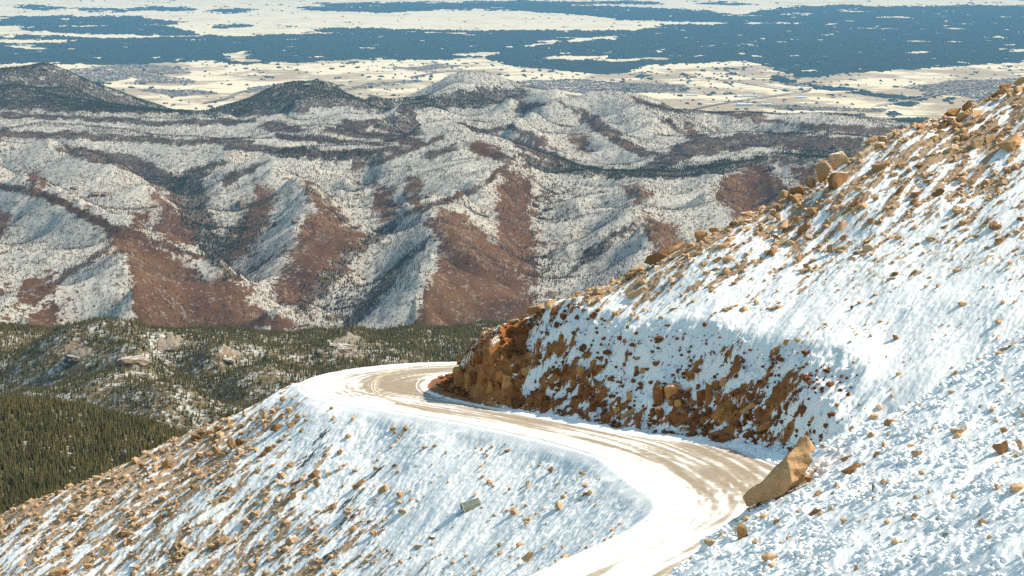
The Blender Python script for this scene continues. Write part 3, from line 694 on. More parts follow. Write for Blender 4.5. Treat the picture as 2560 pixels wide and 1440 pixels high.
def ridge_mat():
    m, nt, b = new_mat("ridge_snow", 0.95, 0.05); t = NT(nt); v = t.coord()
    f1 = t.noise(v, 1 / 26, 5, 0.68); f2 = t.noise(v, 1 / 6, 4, 0.7)
    crag = t.mr(t.math('ADD', t.attr("crag"), t.sig(f1, .6)), 0.35, 0.6)
    nz = t.n("ShaderNodeSeparateXYZ"); geo = t.n("ShaderNodeNewGeometry"); t.put(nz.inputs[0], geo.outputs["Normal"])
    steep = t.mr(t.math('ADD', nz.outputs[2], t.math('MULTIPLY', t.math('SUBTRACT', f2, .5), .5)), 0.55, 0.85, 1, 0)
    rock = t.ramp(f2, [(0.3, (0.12, 0.08, 0.05)), (0.7, (0.27, 0.19, 0.12))])
    rock = t.mix(t.math('MULTIPLY', t.math('SUBTRACT', 1.0, steep), 0.2), rock, (0.55, 0.55, 0.53))
    grass = t.ramp(f1, [(0.3, (0.09, 0.065, 0.035)), (0.7, (0.16, 0.12, 0.06))])
    g = t.mr(t.math('ADD', t.sig(f1, .6), t.sig(f2, .6)), -0.6, 0.15)
    snow = t.mix(g, (0.50, 0.50, 0.475), grass)
    t.put(b.inputs["Base Color"], t.mix(crag, snow, rock))
    t.put(b.inputs["Normal"], t.bump(f2, 0.7, 1.5))
    return m
nr, nc = GX.shape
ridge = mesh_from("ridge_terrain", np.stack([GX, GY, GZ], -1).reshape(-1, 3), grid_faces(nr, nc), ridge_mat(), attrs={"crag": cr})
tag(ridge, "snow-dusted ridge below the pines", kind='structure')

PT = [cone_tpl([(0.04, .5, .42), (0.22, .45, .62), (0.42, .34, .82), (0.64, .2, 1.0)], 7, s) for s in (1, 2, 3, 4, 5, 6)]
def pine_mat():
    m, nt, b = new_mat("pine_needles", 0.95, 0.05); t = NT(nt)
    v = t.coord(); f = t.math('ADD', 0.5, t.math('ADD', t.sig(t.noise(v, 1 / 5, 2, .5), .16), t.sig(t.noise(v, 1 / 60, 2, .5), .14)))
    oi = t.n("ShaderNodeObjectInfo").outputs["Random"]
    c = t.ramp(t.math('ADD', t.math('MULTIPLY', f, .8), t.math('MULTIPLY', oi, .2)), [(0.3, (0.050, 0.048, 0.017)), (0.55, (0.100, 0.086, 0.031)), (0.8, (0.165, 0.130, 0.050))])
    t.put(b.inputs["Base Color"], c); return m
pine_mm = pine_mat()
g = np.random.default_rng(77)
def ridge_scatter(n, y0, y1, u0, u1):
    u_ = g.uniform(u0, u1, n); y_ = np.sqrt(g.random(n) * (y1 * y1 - y0 * y0) + y0 * y0)
    x_ = (u_ - 1280) / F * y_ * 1.01
    return x_, y_, ridge_z(x_, y_)
tx, ty, tz = ridge_scatter(42000, 2080, 2960, -330, 800)
dn = 0.78 + 0.75 * fbm(tx / 55, ty / 90, 3, 221) + 0.15 * sstep(2250, 2500, ty)
k1 = g.random(len(tx)) < np.clip(dn, 0.12, 1)
near = (tx[k1], ty[k1], tz[k1])
tx, ty, tz = ridge_scatter(135000, 3600, 6100, -330, 1640)
cg = crag_of(tx, ty)
_, tv_ = uv(tx, ty, tz)
dn = 0.92 + 1.0 * fbm(tx / 130, ty / 200, 4, 223) + 0.45 * sstep(870, 835, tv_) - 0.75 * cg
tu_, _ = uv(tx, ty, tz)
dn += 0.55 * np.exp(-((tu_ - 430) / 130) ** 2 - ((tv_ - 1000) / 30) ** 2) + 0.4 * np.exp(-((tu_ - 640) / 120) ** 2 - ((tv_ - 980) / 25) ** 2) + 0.25 * (tu_ > 930)
k2 = g.random(len(tx)) < np.clip(dn, 0.03, 1)
far = (tx[k2], ty[k2], tz[k2])
X_ = np.concatenate([near[0], far[0]]); Y_ = np.concatenate([near[1], far[1]]); Z_ = np.concatenate([near[2], far[2]])
hgt = 3.4 + 6.8 * g.random(len(X_)) ** 0.8; wid = hgt * g.uniform(0.24, 0.42, len(X_)); rot = g.uniform(0, 6.28, len(X_))
# the 300 pines that stand nearest in the picture are things of their own
pu, pv = uv(X_, Y_, Z_ + hgt * .6)
sky_v = np.interp(pu, [-100, 0, 200, 440, 745], [1330, 1290, 1195, 1090, 960])
seen = (pu > 4) & (pu < 700) & (pv < sky_v - 14) & (pv > 1000) & (Y_ < 2900)
order = np.argsort(np.where(seen, Y_ - 6 * hgt, 1e9))[:300]
one = np.zeros(len(X_), bool); one[order] = True
pine_meshes = []
for i, (bv, bf) in enumerate(PT):
    o = mesh_from("pine_tree", bv * np.array([1, 1, 1]), bf, pine_mm, smooth=False)
    pine_meshes.append(o.data); bpy.data.objects.remove(o)
for j in order:
    o = bpy.data.objects.new("pine_tree", pine_meshes[int(j) % 6])
    o.location = (X_[j], Y_[j], Z_[j] - 0.2); o.scale = (wid[j], wid[j], hgt[j]); o.rotation_euler = (0, 0, rot[j])
    COL.objects.link(o)
    tag(o, "olive green pine in the dense wooded slope below the rocky shoulder", "pine tree", "nearer pines on the wooded slope")
rest = np.where(~one)[0]
Vs, Fs, off = [], [], 0
for i, (bv, bf) in enumerate(PT):
    s_ = rest[rest % 6 == i]
    V, Fq = stamp(bv, bf, np.stack([X_[s_], Y_[s_], Z_[s_] - .2], 1), np.stack([wid[s_], wid[s_], hgt[s_]], 1), rot[s_])
    Vs.append(V); Fs.append(Fq + off); off += len(V)
wood_o = mesh_from("pine_forest", np.concatenate(Vs), np.concatenate(Fs), pine_mm, smooth=False)
tag(wood_o, "olive green pine forest covering the ridges below the mountainside", "forest", kind='stuff')
print("ridge pines", len(X_))
# ================================================================== the mountainside with the road, 100 to 300 m away
UPP = (0.43, 0.35, -107.3)       # the lie of the spur above the road
LOW = (0.45, 0.35, -109.9)       # and below it
SKY_UP = [(2700, 80), (2560, 200), (2480, 243), (2400, 282), (2330, 310), (2220, 346), (2130, 396), (2050, 449), (1990, 482), (1900, 526), (1845, 550), (1780, 582), (1720, 610), (1660, 642), (1605, 669), (1550, 699), (1495, 724), (1420, 758), (1357, 783), (1290, 803), (1237, 822), (1195, 852), (1170, 884), (1146, 918)]
SKY_LO = [(745, 958), (640, 1010), (540, 1060), (440, 1098), (330, 1150), (220, 1200), (110, 1245), (0, 1296), (-150, 1360), (-400, 1470)]
FP = []
def beyond(p, l):
    for d, drop in l:
        y = p[1] + d; FP.append((p[0] * y / p[1], y, p[2] * y / p[1] - drop))
for i, (u, v) in enumerate(SKY_UP):
    p = at_plane(u, v, *UPP)
    if u < 1300: p = at_y(u, v, float(np.interp(u, [1142, 1300], [229.5, 222.5])))
    FP.append(p)
    beyond(p, ((4, .5), (10, 2.6), (20, 8), (45, 26), (110, 75)) if u > 1350 else ((4, .5), (9, 1.6), (45, 22), (110, 65)))
for u, v in SKY_LO:
    p = at_plane(u, v, *LOW); FP.append(p)
    beyond(p, ((4, .6), (10, 3), (20, 9), (45, 27), (110, 75)))
for u in (1300, 1450, 1600, 1750, 1900, 2050, 2200, 2350, 2500, 2700):
    vs = np.interp(u, [s[0] for s in SKY_UP[::-1]], [s[1] for s in SKY_UP[::-1]])
    vb = np.interp(u, [1300, 1900, 2000, 2560, 2700], [1040, 1110, 1090, 860, 800])
    for k in (0.25, 0.5, 0.75, 1.0):
        FP.append(at_plane(u, vs + (vb - vs) * k, *UPP) + np.array([0, 0, 0.35 * math.sin(u / 70 + k * 5)]))
for u in (-400, -150, 60, 250, 450, 650, 850, 1050, 1250, 1400):
    vs = np.interp(u, [s[0] for s in SKY_LO[::-1]] + [1400], [s[1] for s in SKY_LO[::-1]] + [1080])
    for v in np.arange(vs + 60, 1480, 95):
        FP.append(at_plane(u, v, *LOW))
NEAR = (0.51, 0.02, -35.9)
for u, v in ((1760, 1400), (1900, 1300), (1950, 1255), (2000, 1440), (2150, 1300), (2200, 1150), (2300, 1250), (2350, 1080), (2400, 1440), (2450, 1180), (2560, 1050), (2560, 1300), (2560, 1440), (2700, 1200), (2700, 1440), (2900, 1440), (2500, 950), (2650, 900)):
    FP.append(at_plane(u, v, *NEAR))
for u, v in ((1990, 1150), (2060, 1105), (2150, 1075), (2260, 1030), (2340, 985), (2420, 925), (2500, 870), (2600, 815), (2700, 760)):
    p = at_plane(u, v, *NEAR); FP.append(p); beyond(p, ((5, 1.2), (12, 4.6), (20, 8.5)))
for q in ((2, 168, -45), (-6, 152, -47), (-10, 176, -51), (-22, 190, -54), (-2, 140, -40), (-12, 120, -40), (-22, 120, -45), (-40, 150, -62), (-45, 120, -56), (14, 105, -28), (22, 95, -22), (30, 110, -18), (45, 130, -9), (50, 160, -12), (-5, 100, -36),
          (60, 200, -16), (70, 230, -5), (-60, 190, -75), (-70, 230, -85), (80, 120, 8), (40, 178, -30), (52, 182, -22)):
    FP.append(q)
for q_ in ((1126, 932, 229), (1084, 968, 227), (1086, 950, 234)): FP.append(at_y(q_[0], q_[1], float(q_[2])))
FP = np.array(FP, float)
kpm = np.ones(len(FP), bool)
for i in range(len(FP)):
    if kpm[i]: kpm[i + 1:] &= np.hypot(FP[i + 1:, 0] - FP[i, 0], FP[i + 1:, 1] - FP[i, 1]) > 1.2
FP = FP[kpm]
fsurf = rbf(FP[:, :2], FP[:, 2], 2)
CG = Grid(-85, 95, 88, 352, 1.0)
CZ = fsurf(CG.X, CG.Y)

# ---- the road: pairs of outer and inner edge
SEC = []
def sec(L, z, Rr=None, off=None):
    l = at_z(L[0], L[1], z)
    r = at_z(Rr[0], Rr[1], z) if Rr else l + np.array([off[0], off[1], 0.0])
    SEC.append((l, r))
SEC.append((np.array((-13.5, 112, -31.4)), np.array((-6, 108.5, -31.4))))
SEC.append((np.array((-6.0, 130.5, -32.4)), np.array((2, 127, -32.4))))
sec((1320, 1440), -33.4, off=(7.8, -2.8)); sec((1400, 1400), -33.8, off=(8.2, -3)); sec((1500, 1355), -34.25, off=(8.6, -3)); sec((1580, 1315), -34.65, off=(9, -2.4)); sec((1625, 1285), -34.95, off=(9.2, -0.5))
sec((1645, 1262), -35.12, off=(9.3, 1.6)); sec((1635, 1235), -35.28, off=(9.4, 4.5)); sec((1600, 1200), -35.5, (1935, 1158)); sec((1540, 1163), -35.7, (1845, 1122)); sec((1460, 1130), -35.85, (1735, 1105))
sec((1370, 1103), -36.0, (1600, 1089)); sec((1270, 1080), -36.1, (1470, 1066)); sec((1150, 1055), -36.25, (1340, 1043)); sec((1030, 1035), -36.4, (1220, 1018)); sec((930, 1018), -36.48, (1140, 1001))
sec((840, 1001), -36.55, (1090, 987)); sec((775, 988), -36.6, (1070, 976)); sec((745, 970), -36.65, (1064, 966)); sec((752, 955), -36.7, (1066, 956)); sec((785, 940), -36.8, (1076, 947)); sec((845, 926), -36.9, (1092, 939))
sec((925, 915), -37.0, (1118, 932)); sec((1015, 908), -37.05, (1155, 926)); sec((1130, 903), -37.1, (1210, 921)); sec((1260, 900), -37.15, (1310, 918)); sec((1420, 900), -37.2, (1450, 917))
SL = np.array([s[0] for s in SEC]); SR = np.array([s[1] for s in SEC])
def smooth_line(P, n, k=15):
    seg = np.concatenate([[0], np.cumsum(np.linalg.norm(np.diff(P[:, :2], axis=0), axis=1))])
    # Catmull-Rom through the pairs, by index
    t = np.linspace(0, len(P) - 1, n); i = np.clip(t.astype(int), 0, len(P) - 2); f = (t - i)[:, None]
    Q = np.concatenate([P[:1] * 2 - P[1:2], P, P[-1:] * 2 - P[-2:-1]])
    a, b, c, d = Q[i], Q[i + 1], Q[i + 2], Q[i + 3]
    o = 0.5 * (2 * b + (c - a) * f + (2 * a - 5 * b + 4 * c - d) * f * f + (3 * b - a - 3 * c + d) * f ** 3)
    pad = np.pad(o, ((k // 2, k // 2), (0, 0)), 'edge')
    return np.stack([np.convolve(pad[:, j], np.ones(k) / k, 'valid') for j in range(3)], 1)
NS = 560
SL = smooth_line(SL, NS); SR = smooth_line(SR, NS)
SM = (SL + SR) / 2
SLEN = np.concatenate([[0], np.cumsum(np.linalg.norm(np.diff(SM[:, :2], axis=0), axis=1))])

def road_coords(x, y):
    """(side t: 0 outer edge .. 1 inner edge, distance beyond the outer edge, beyond the inner edge, road height, length along)"""
    sh = x.shape; x = x.ravel(); y = y.ravel(); idx = np.empty(len(x), int)
    for i in range(0, len(x), 40000):
        d = np.minimum((x[i:i + 40000, None] - SM[None, ::2, 0]) ** 2 + (y[i:i + 40000, None] - SM[None, ::2, 1]) ** 2, 1e9)
        idx[i:i + 40000] = d.argmin(1) * 2
    ax, ay = SR[idx, 0] - SL[idx, 0], SR[idx, 1] - SL[idx, 1]; w2 = ax * ax + ay * ay
    t = ((x - SL[idx, 0]) * ax + (y - SL[idx, 1]) * ay) / w2; w = np.sqrt(w2)
    return [q.reshape(sh) for q in (t, -t * w, (t - 1) * w, SM[idx, 2], SLEN[idx])]

FG = Grid(-78, 94, 92, 300, 0.25)
Hn = CG.look(CZ, FG.X, FG.Y)
rt, do, di, rz, rs = road_coords(FG.X, FG.Y)
wob = 1.1 * fbm(FG.X / 4.0, FG.Y / 4.0, 3, 301)
H = Hn.copy()
out = rt < 0
cap = rz - 0.06 - 0.32 * do
H = np.where(out, np.minimum(H, cap + np.maximum(0, do - 12) * 1.0), H)
H = np.where(out, np.maximum(H, rz - 0.05 - 0.70 * do), H)
inn = rt > 1
FU, FV = uv(FG.X, FG.Y, rz)
ditch = np.interp(FU, [1100, 1140, 1215, 1330], [3.2, 2.7, 0.7, 1.5])
cutk = np.interp(FU, [1100, 1180, 1300, 1500, 1900, 2000, 2100], [6, 4.0, 1.6, 1.35, 1.3, 0.9, 0.7])
cut = rz + 0.10 * np.minimum(di, ditch) + cutk * np.maximum(0, di - ditch + wob)
Scut = np.maximum(sstep(6.5, 4.0, di) * (1 - 0.8 * sstep(1860, 2040, FU + 60 * fbm(FG.X / 3, FG.Y / 3, 3, 303))), sstep(3.4, 1.4, di))
H = np.where(inn, Hn + (np.minimum(H, cut) - Hn) * Scut, H)
H = np.where(inn, np.maximum(H, rz - 0.55 * di), H)
H = np.where((rt >= 0) & (rt <= 1), rz - 0.07, H)
H = np.where(np.minimum(np.where(out, do, 99), np.where(inn, di, 99)) < 99, H, H)
H = 0.5 * H + 0.5 * blur(H, 3)
H = np.where((rt >= 0) & (rt <= 1), rz - 0.07, H)
onroad = np.maximum(np.where(out, do, 0), np.where(inn, di, 0))        # metres away from the road edge
CUTF = sstep(0.6, 1.6, di) * np.where(inn, 1.0, 0.0) * sstep(0.25, 0.02, H - np.minimum(cut, Hn) + 0.0) * (Hn > cut - 0.4)
# how far below the natural surface the cut has gone: marks the rock face
CUTF = np.where(inn, sstep(0.05, 0.6, Hn - H), 0.0) * sstep(0.4, 1.2, di)
CUTF = np.maximum(CUTF, np.where(inn & (Hn - H < 0.6), sstep(6.0, 2.0, di) * 0.5, 0) * sstep(0.4, 1.2, di))

def fz(x, y): return FG.look(H, x, y)

def pix_dist(u, v, line):
    px = [s[0] for s in line]; py = [s[1] for s in line]
    o = np.argsort(px); return v - np.interp(u, np.array(px)[o], np.array(py)[o])

def ground_masks(x, y, z):
    u, v = uv(x, y, z)
    far_side = y > 168 + 0.02 * (u - 1280) * 0
    a = pix_dist(u, v, SKY_UP)
    up = (rzone(x, y) > 0)
    # streaky noise, drawn out along the wind
    c, s = math.cos(R(37)), math.sin(R(37))
    q = x * c + y * s; p = -x * s + y * c
    st = fbm(q / 2.3, p / 0.85, 5, 311, .62); st2 = fbm(q / 9.0, p / 3.5, 4, 313); fine = fbm(x / 0.35, y / 0.35, 3, 315)
    rel = np.interp(u, [1150, 1300, 1500, 1800, 2100, 2560], [70, 75, 90, 210, 320, 480])
    bup = 1.0 - np.clip(a / rel, 0, 2.2)
    bup = 0.20 + 0.50 * bup - 0.15 * sstep(0.6, 1.1, a / rel)
    s_ = u - (700 + (v - 1000) * 0.86)
    b = pix_dist(u, v, SKY_LO)
    blo = 0.12 + 0.42 * sstep(140, -330, s_) + 0.25 * sstep(140, 0, b) - 0.25 * sstep(-60, 160, s_)
    near = y < 155 + 0 * x
    val = np.where(up, bup, blo) - 0.10
    nearm = nearzone(x, y)
    val = val * (1 - nearm) + (-0.22) * nearm
    bare = val - 0.03 + 0.75 * st + 0.35 * st2 + 0.25 * fine
    return sstep(0.30, 0.52, bare), u, v

RTC, DOC, DIC, _, RSC = rt, do, di, rz, rs
def rzone(x, y): return FG.look(np.where(RTC > 0.5, 1.0, -1.0), x, y)
def nearzone(x, y):           # the near slope at the foot of the picture
    return sstep(4, -4, y - (158 + 0.42 * (x - 14))) * (rzone(x, y) > 0)

uc = np.concatenate([np.arange(-700, -260, 8.0), np.arange(-260, 2830, 3.0), np.arange(2830, 3600, 8.0)])
yr = np.concatenate([np.arange(93, 164, 0.16), np.arange(164, 250, 0.10), np.arange(250, 300, 1.0)])
MX = (uc[None] - 1280) / F * yr[:, None] * 1.02; MY = np.repeat(yr[:, None], len(uc), 1)
MZ = fz(MX, MY)
lo_ = (FG.look(onroad, MX, MY)); edge = sstep(0.1, 1.6, lo_)
bare, MU, MV = ground_masks(MX, MY, MZ)
cutf = FG.look(CUTF, MX, MY)
nearm = nearzone(MX, MY)
DI_ = FG.look(np.where(inn, di, 99.0), MX, MY)
edge = edge * (1 - 0.9 * (DI_ < 3.4) * sstep(1260, 1200, MU) * (MY > 215))
# rock face: columns and blocks
cw = np.interp(MU, [1100, 1180, 1290, 1330, 1420, 1500, 1590, 1640, 1700, 1800, 1900, 1960, 2050, 2150], [1.0, 1.0, .90, .52, .62, .66, .42, .48, .42, .62, .70, .55, .22, .0])
f1, f2, cid, tl1 = cell(MX / 1.25 + 0.4 * gn(MX, MY, 5), MY / 1.2 + MZ / 2.2, 41, True)
g1, g2, gid, tl2 = cell(MX / 0.45, MY / 0.45 + MZ / 0.8, 43, True)
rk = cutf * cw * (1 - 0.65 * sstep(2.6, 5.2, DI_) * sstep(1290, 1380, MU))
rock_h = np.sqrt(cutf * cw + 1e-6) * (0.42 * (cid - 0.45) + 0.9 * tl1 + 0.2 * (gid - .5) + 0.5 * tl2)
rock_shade_mask = rk + 0.55 * (cid - 0.5) + 0.40 * fbm(MX / 1.2, MY / 0.9 + MZ / 1.8, 4, 321) + 0.35 * (gid - 0.5)
rock_shade_mask = sstep(0.42, 0.58, rock_shade_mask) * (cutf > 0.03) * sstep(0.02, 0.25, rk)
rock_shade_mask = np.maximum(rock_shade_mask, (DI_ < 2.6) * (DI_ > 0.15) * sstep(1330, 1180, MU + 40 * fbm(MX, MY, 3, 323)) * (rzone(MX, MY) > 0.9))  # ditch gravel darkened: the bank's shadow is partly painted into the colour
# snow relief
c_, s_ = math.cos(R(40)), math.sin(R(40))
qa = MX * c_ + MY * s_; pa = -MX * s_ + MY * c_
drift = (0.26 + 0.3 * sstep(1900, 2050, MU) * (cutf > 0.01)) * fbm(qa / 4.5, pa / 1.8, 4, 331) + 0.55 * fbm(MX / 9, MY / 8, 2, 333)
gmod = 0.35 + 1.3 * sstep(-0.3, 0.4, fbm(MX / 6, MY / 6, 3, 338))
grain = gmod * 0.11 * np.abs(fbm(qa / 0.8, pa / 0.38, 3, 335)) + 0.05 * fbm(MX / .25, MY / .25, 2, 336)
c1, c2, ci = cell(MX / 0.55, MY / 0.55, 45); d1, d2, dj = cell(MX / 0.30, MY / 0.30, 47)
clods = 0.10 * ci * ci * np.clip(1 - c1 * 1.7, 0, 1) + 0.05 * dj * np.clip(1 - d1 * 1.6, 0, 1) + 0.08 * np.abs(fbm(MX / .5, MY / .5, 3, 341))
cover = 0.5 + 0.9 * fbm(MX / 3, MY / 3, 3, 337)
DO_ = FG.look(np.where(out, do, 99.0), MX, MY)
wind = 0.22 * np.exp(-((DO_ - 0.55) / 0.4) ** 2) * (0.6 + fbm(MX / 1.2, MY / 1.2, 3, 342))
relief_ = wind + drift + grain * (1 - nearm) + nearm * clods * np.clip(cover + .5, 0.2, 1.3) + rock_h * 1.2 + bare * (0.10 * fbm(MX / 0.5, MY / 0.5, 3, 339))
MZ = MZ + relief_ * edge

def mountain_mat():
    m, nt, b = new_mat("mountain_snow", 0.8, 0.15); t = NT(nt); v = t.coord()
    f1 = t.noise(v, 2.2, 5, 0.65); f2 = t.noise(v, 9.0, 4, 0.65); f3 = t.noise(v, 0.35, 3, 0.6)
    e = t.math('ADD', t.attr("bare"), t.sig(f2, .55))
    bare = t.mr(e, 0.42, 0.62)
    gravel = t.ramp(t.math('ADD', t.math('MULTIPLY', f2, .6), t.math('MULTIPLY', f1, .4)), [(0.30, (0.22, 0.13, 0.07)), (0.48, (0.38, 0.26, 0.165)), (0.65, (0.50, 0.375, 0.26)), (0.8, (0.62, 0.53, 0.43))])
    snow = t.mix(t.mr(f3, .35, .65), (0.83, 0.845, 0.86), (0.88, 0.88, 0.87))
    c = t.mix(bare, snow, gravel)
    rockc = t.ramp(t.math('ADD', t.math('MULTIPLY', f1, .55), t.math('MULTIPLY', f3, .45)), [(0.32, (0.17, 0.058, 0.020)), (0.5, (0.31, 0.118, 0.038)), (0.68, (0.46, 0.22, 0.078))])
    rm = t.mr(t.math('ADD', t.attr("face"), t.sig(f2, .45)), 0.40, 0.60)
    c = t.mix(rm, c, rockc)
    t.put(b.inputs["Base Color"], c)
    n1 = t.bump(f2, 0.5, 0.06)
    t.put(b.inputs["Normal"], t.bump(t.noise(v, 28.0, 3, .6), 0.35, 0.02, n1))
    return m
nr, nc = MX.shape
mount = mesh_from("mountainside", np.stack([MX, MY, MZ], -1).reshape(-1, 3), grid_faces(nr, nc), mountain_mat(), attrs={"bare": bare, "face": rock_shade_mask})
tag(mount, "steep snowy mountainside strewn with orange rock", kind='structure')

# ---- road surface
NT_ = 41
tt = np.linspace(0, 1, NT_)
RX = SL[:, None, 0] * (1 - tt) + SR[:, None, 0] * tt; RY = SL[:, None, 1] * (1 - tt) + SR[:, None, 1] * tt; RZr = np.repeat(SM[:, 2:3], NT_, 1)
RZr = RZr - 0.05 * (2 * tt[None] - 1) ** 2 + 0.012 * fbm(RX / 1.5, RY / 1.5, 2, 351)
RZr[:, 0] -= 0.25; RZr[:, -1] -= 0.12
RSs = np.repeat(SLEN[:, None], NT_, 1)
me_w = np.linalg.norm(SR - SL, axis=1)
tm_ = np.repeat(tt[None], NS, 0)
WID = np.repeat(me_w[:, None], NT_, 1)
mo = tm_ * WID; mi = (1 - tm_) * WID        # metres from the outer / inner edge
RU, RV = uv(RX, RY, RZr)
lane = fbm(RSs / 17, mo / 0.42, 4, 361, .6) + 0.5 * fbm(RSs / 26, mo / 1.6, 3, 363)
# snow lies on the outer shoulder, drifts across the lanes
k = sstep(2.9, 1.1, mo) * 1.2 + 0.40 * sstep(0.9, 0.2, mi)
patchl = [(1230, 1068, 90, 14, .5), (1550, 1130, 90, 22, .45), (1700, 1165, 70, 25, .3), (1640, 1330, 160, 70, .8), (1480, 1400, 160, 50, .9), (960, 1000, 60, 7, .9), (800, 965, 60, 14, .4), (1000, 918, 120, 8, .4), (880, 955, 40, 12, .35), (1420, 1085, 60, 8, .3)]
for cu, cv, ru, rv, s in patchl: k = k + s * np.exp(-((RU - cu) / ru) ** 2 - ((RV - cv) / rv) ** 2)
barel = [(1000, 960, 90, 22, .6), (1300, 1055, 120, 14, .35), (1700, 1125, 120, 16, .3), (1880, 1180, 80, 25, .45), (1100, 925, 60, 8, .5), (1800, 1140, 60, 12, .3)]
for cu, cv, ru, rv, s in barel: k = k - s * np.exp(-((RU - cu) / ru) ** 2 - ((RV - cv) / rv) ** 2)
snowr = k + 0.13 + 1.15 * lane

def road_mat():
    m, nt, b = new_mat("road_asphalt", 0.9, 0.2); t = NT(nt); v = t.coord()
    f1 = t.noise(v, 1.6, 5, 0.65); f2 = t.noise(v, 14, 3, .6)
    e = t.math('ADD', t.attr("snow"), t.math('MULTIPLY', t.math('SUBTRACT', f1, .5), .7))
    cov = t.mr(e, 0.12, 0.46)
    asp = t.ramp(t.math('ADD', t.math('MULTIPLY', f1, .5), t.math('MULTIPLY', f2, .5)), [(0.3, (0.26, 0.205, 0.15)), (0.7, (0.38, 0.31, 0.235))])
    dust = t.mix(t.mr(e, -0.4, 0.35, 0, 0.45), asp, (0.62, 0.57, 0.50))
    grime = t.mr(t.noise(t.coord(), 0.55, 5, .7), .44, .66, 0, .6)
    t.put(b.inputs["Base Color"], t.mix(cov, dust, t.mix(grime, (0.74, 0.73, 0.71), (0.55, 0.50, 0.43))))
    t.put(b.inputs["Normal"], t.bump(f2, 0.25, 0.02, t.bump(t.math('MULTIPLY', cov, f1), 0.5, 0.05)))
    return m
road = mesh_from("road", np.stack([RX, RY, RZr], -1).reshape(-1, 3), grid_faces(NS, NT_), road_mat(), attrs={"snow": snowr})
tag(road, "curving mountain road half covered with snow", kind='structure')

def stripe(name, s0, s1, t_of, width, mat):
    i0, i1 = np.searchsorted(SLEN, s0), np.searchsorted(SLEN, s1)
    idx = np.arange(i0, i1); w = me_w[idx]; t0 = t_of(idx)
    P = []
    for dt in (-width / 2, width / 2):
        tq = t0 + dt / w; q = SL[idx] * (1 - tq[:, None]) + SR[idx] * tq[:, None]
        q[:, 2] = SM[idx, 2] - 0.05 * (2 * tq - 1) ** 2 + 0.020; P.append(q)
    n = len(idx); V = np.empty((2 * n, 3)); V[0::2] = P[0]; V[1::2] = P[1]
    i = np.arange(n - 1) * 2
    o = mesh_from(name, V, np.stack([i, i + 1, i + 3, i + 2], 1), mat)
    tag(o, kind='structure'); o.parent = road
    return o
def paint(name, col):
    m, nt, b = new_mat(name, 0.8, .2); t = NT(nt); v = t.coord()
    f = t.noise(v, 3.0, 5, .7)
    t.put(b.inputs["Base Color"], t.mix(t.mr(f, .42, .54), col, (0.72, 0.68, 0.60)))
    return m
yel = paint("yellow_paint", (0.62, 0.36, 0.06)); whi = paint("white_paint", (0.78, 0.76, 0.70))
uSM, vSM = uv(SM[:, 0], SM[:, 1], SM[:, 2])
s_far0 = SLEN[np.argmin(np.abs(uSM - 1150) + np.abs(vSM - 1035))]; s_far1 = SLEN[-40]
for dt in (-0.12, 0.12):
    stripe("yellow_line", s_far0, s_far1, lambda i: np.clip((me_w[i] - 4.3) / me_w[i], .3, .7) + dt / me_w[i], 0.11, yel)
stripe("white_line", s_far0 + 10, s_far1, lambda i: (me_w[i] - 0.75) / me_w[i], 0.12, whi)

HY = np.arange(92, 299.5, 0.2)
def hit(u, v, y0=100.0, y1=262.0):
    """where the sight line through a photo pixel meets the mountainside"""
    d = ray(u, v); ys = np.arange(y0, y1, 0.15)
    P = d[None] * (ys / d[1])[:, None]
    below = P[:, 2] < fz(P[:, 0], P[:, 1])
    if not below.any(): return None
    i = int(np.argmax(below)); return P[i]
# ================================================================== rocks
from mathutils import noise as mnoise
def rock_mesh(name, seed, mat, blocky=0.5, stretch=(1, 1, 1), rough=0.05, cuts=2, npts=26):
    q = random.Random(seed); bm = bmesh.new()
    for i in range(npts):
        v = Vector((q.gauss(0, 1), q.gauss(0, 1), q.gauss(0, 1))).normalized()
        m = max(abs(v.x), abs(v.y), abs(v.z)); b = Vector(v) / m
        v = (v.lerp(b, blocky)) * q.uniform(0.80, 1.0)
        bm.verts.new((v.x * .5 * stretch[0], v.y * .5 * stretch[1], v.z * .5 * stretch[2]))
    r = bmesh.ops.convex_hull(bm, input=bm.verts[:])
    bmesh.ops.delete(bm, geom=[g_ for g_ in r['geom_interior'] if isinstance(g_, bmesh.types.BMVert)], context='VERTS')
    bmesh.ops.dissolve_limit(bm, angle_limit=R(9), verts=bm.verts[:], edges=bm.edges[:])
    bmesh.ops.bevel(bm, geom=bm.edges[:], offset=0.022, segments=1, affect='EDGES', profile=0.6)
    bmesh.ops.triangulate(bm, faces=bm.faces[:])
    for _ in range(cuts):
        long = [e for e in bm.edges if e.calc_length() > 0.13]
        bmesh.ops.subdivide_edges(bm, edges=long, cuts=1, use_grid_fill=False)
        bmesh.ops.triangulate(bm, faces=bm.faces[:])
    o3 = Vector((seed * 3.1, seed * 1.7, seed * 0.9))
    bm.normal_update()
    for v in bm.verts:
        n = mnoise.noise(v.co * 3.2 + o3) * 0.8 + mnoise.noise(v.co * 8 + o3) * 0.5
        v.co += v.normal * n * rough
    lo = Vector([min(v.co[i] for v in bm.verts) for i in range(3)]); hi = Vector([max(v.co[i] for v in bm.verts) for i in range(3)])
    for v in bm.verts:
        v.co = Vector([(v.co[i] - (lo[i] + hi[i]) / 2) / (hi[i] - lo[i]) for i in range(3)])
    me = bpy.data.meshes.new(name); bm.to_mesh(me); bm.free()
    me.materials.append(mat)
    return me

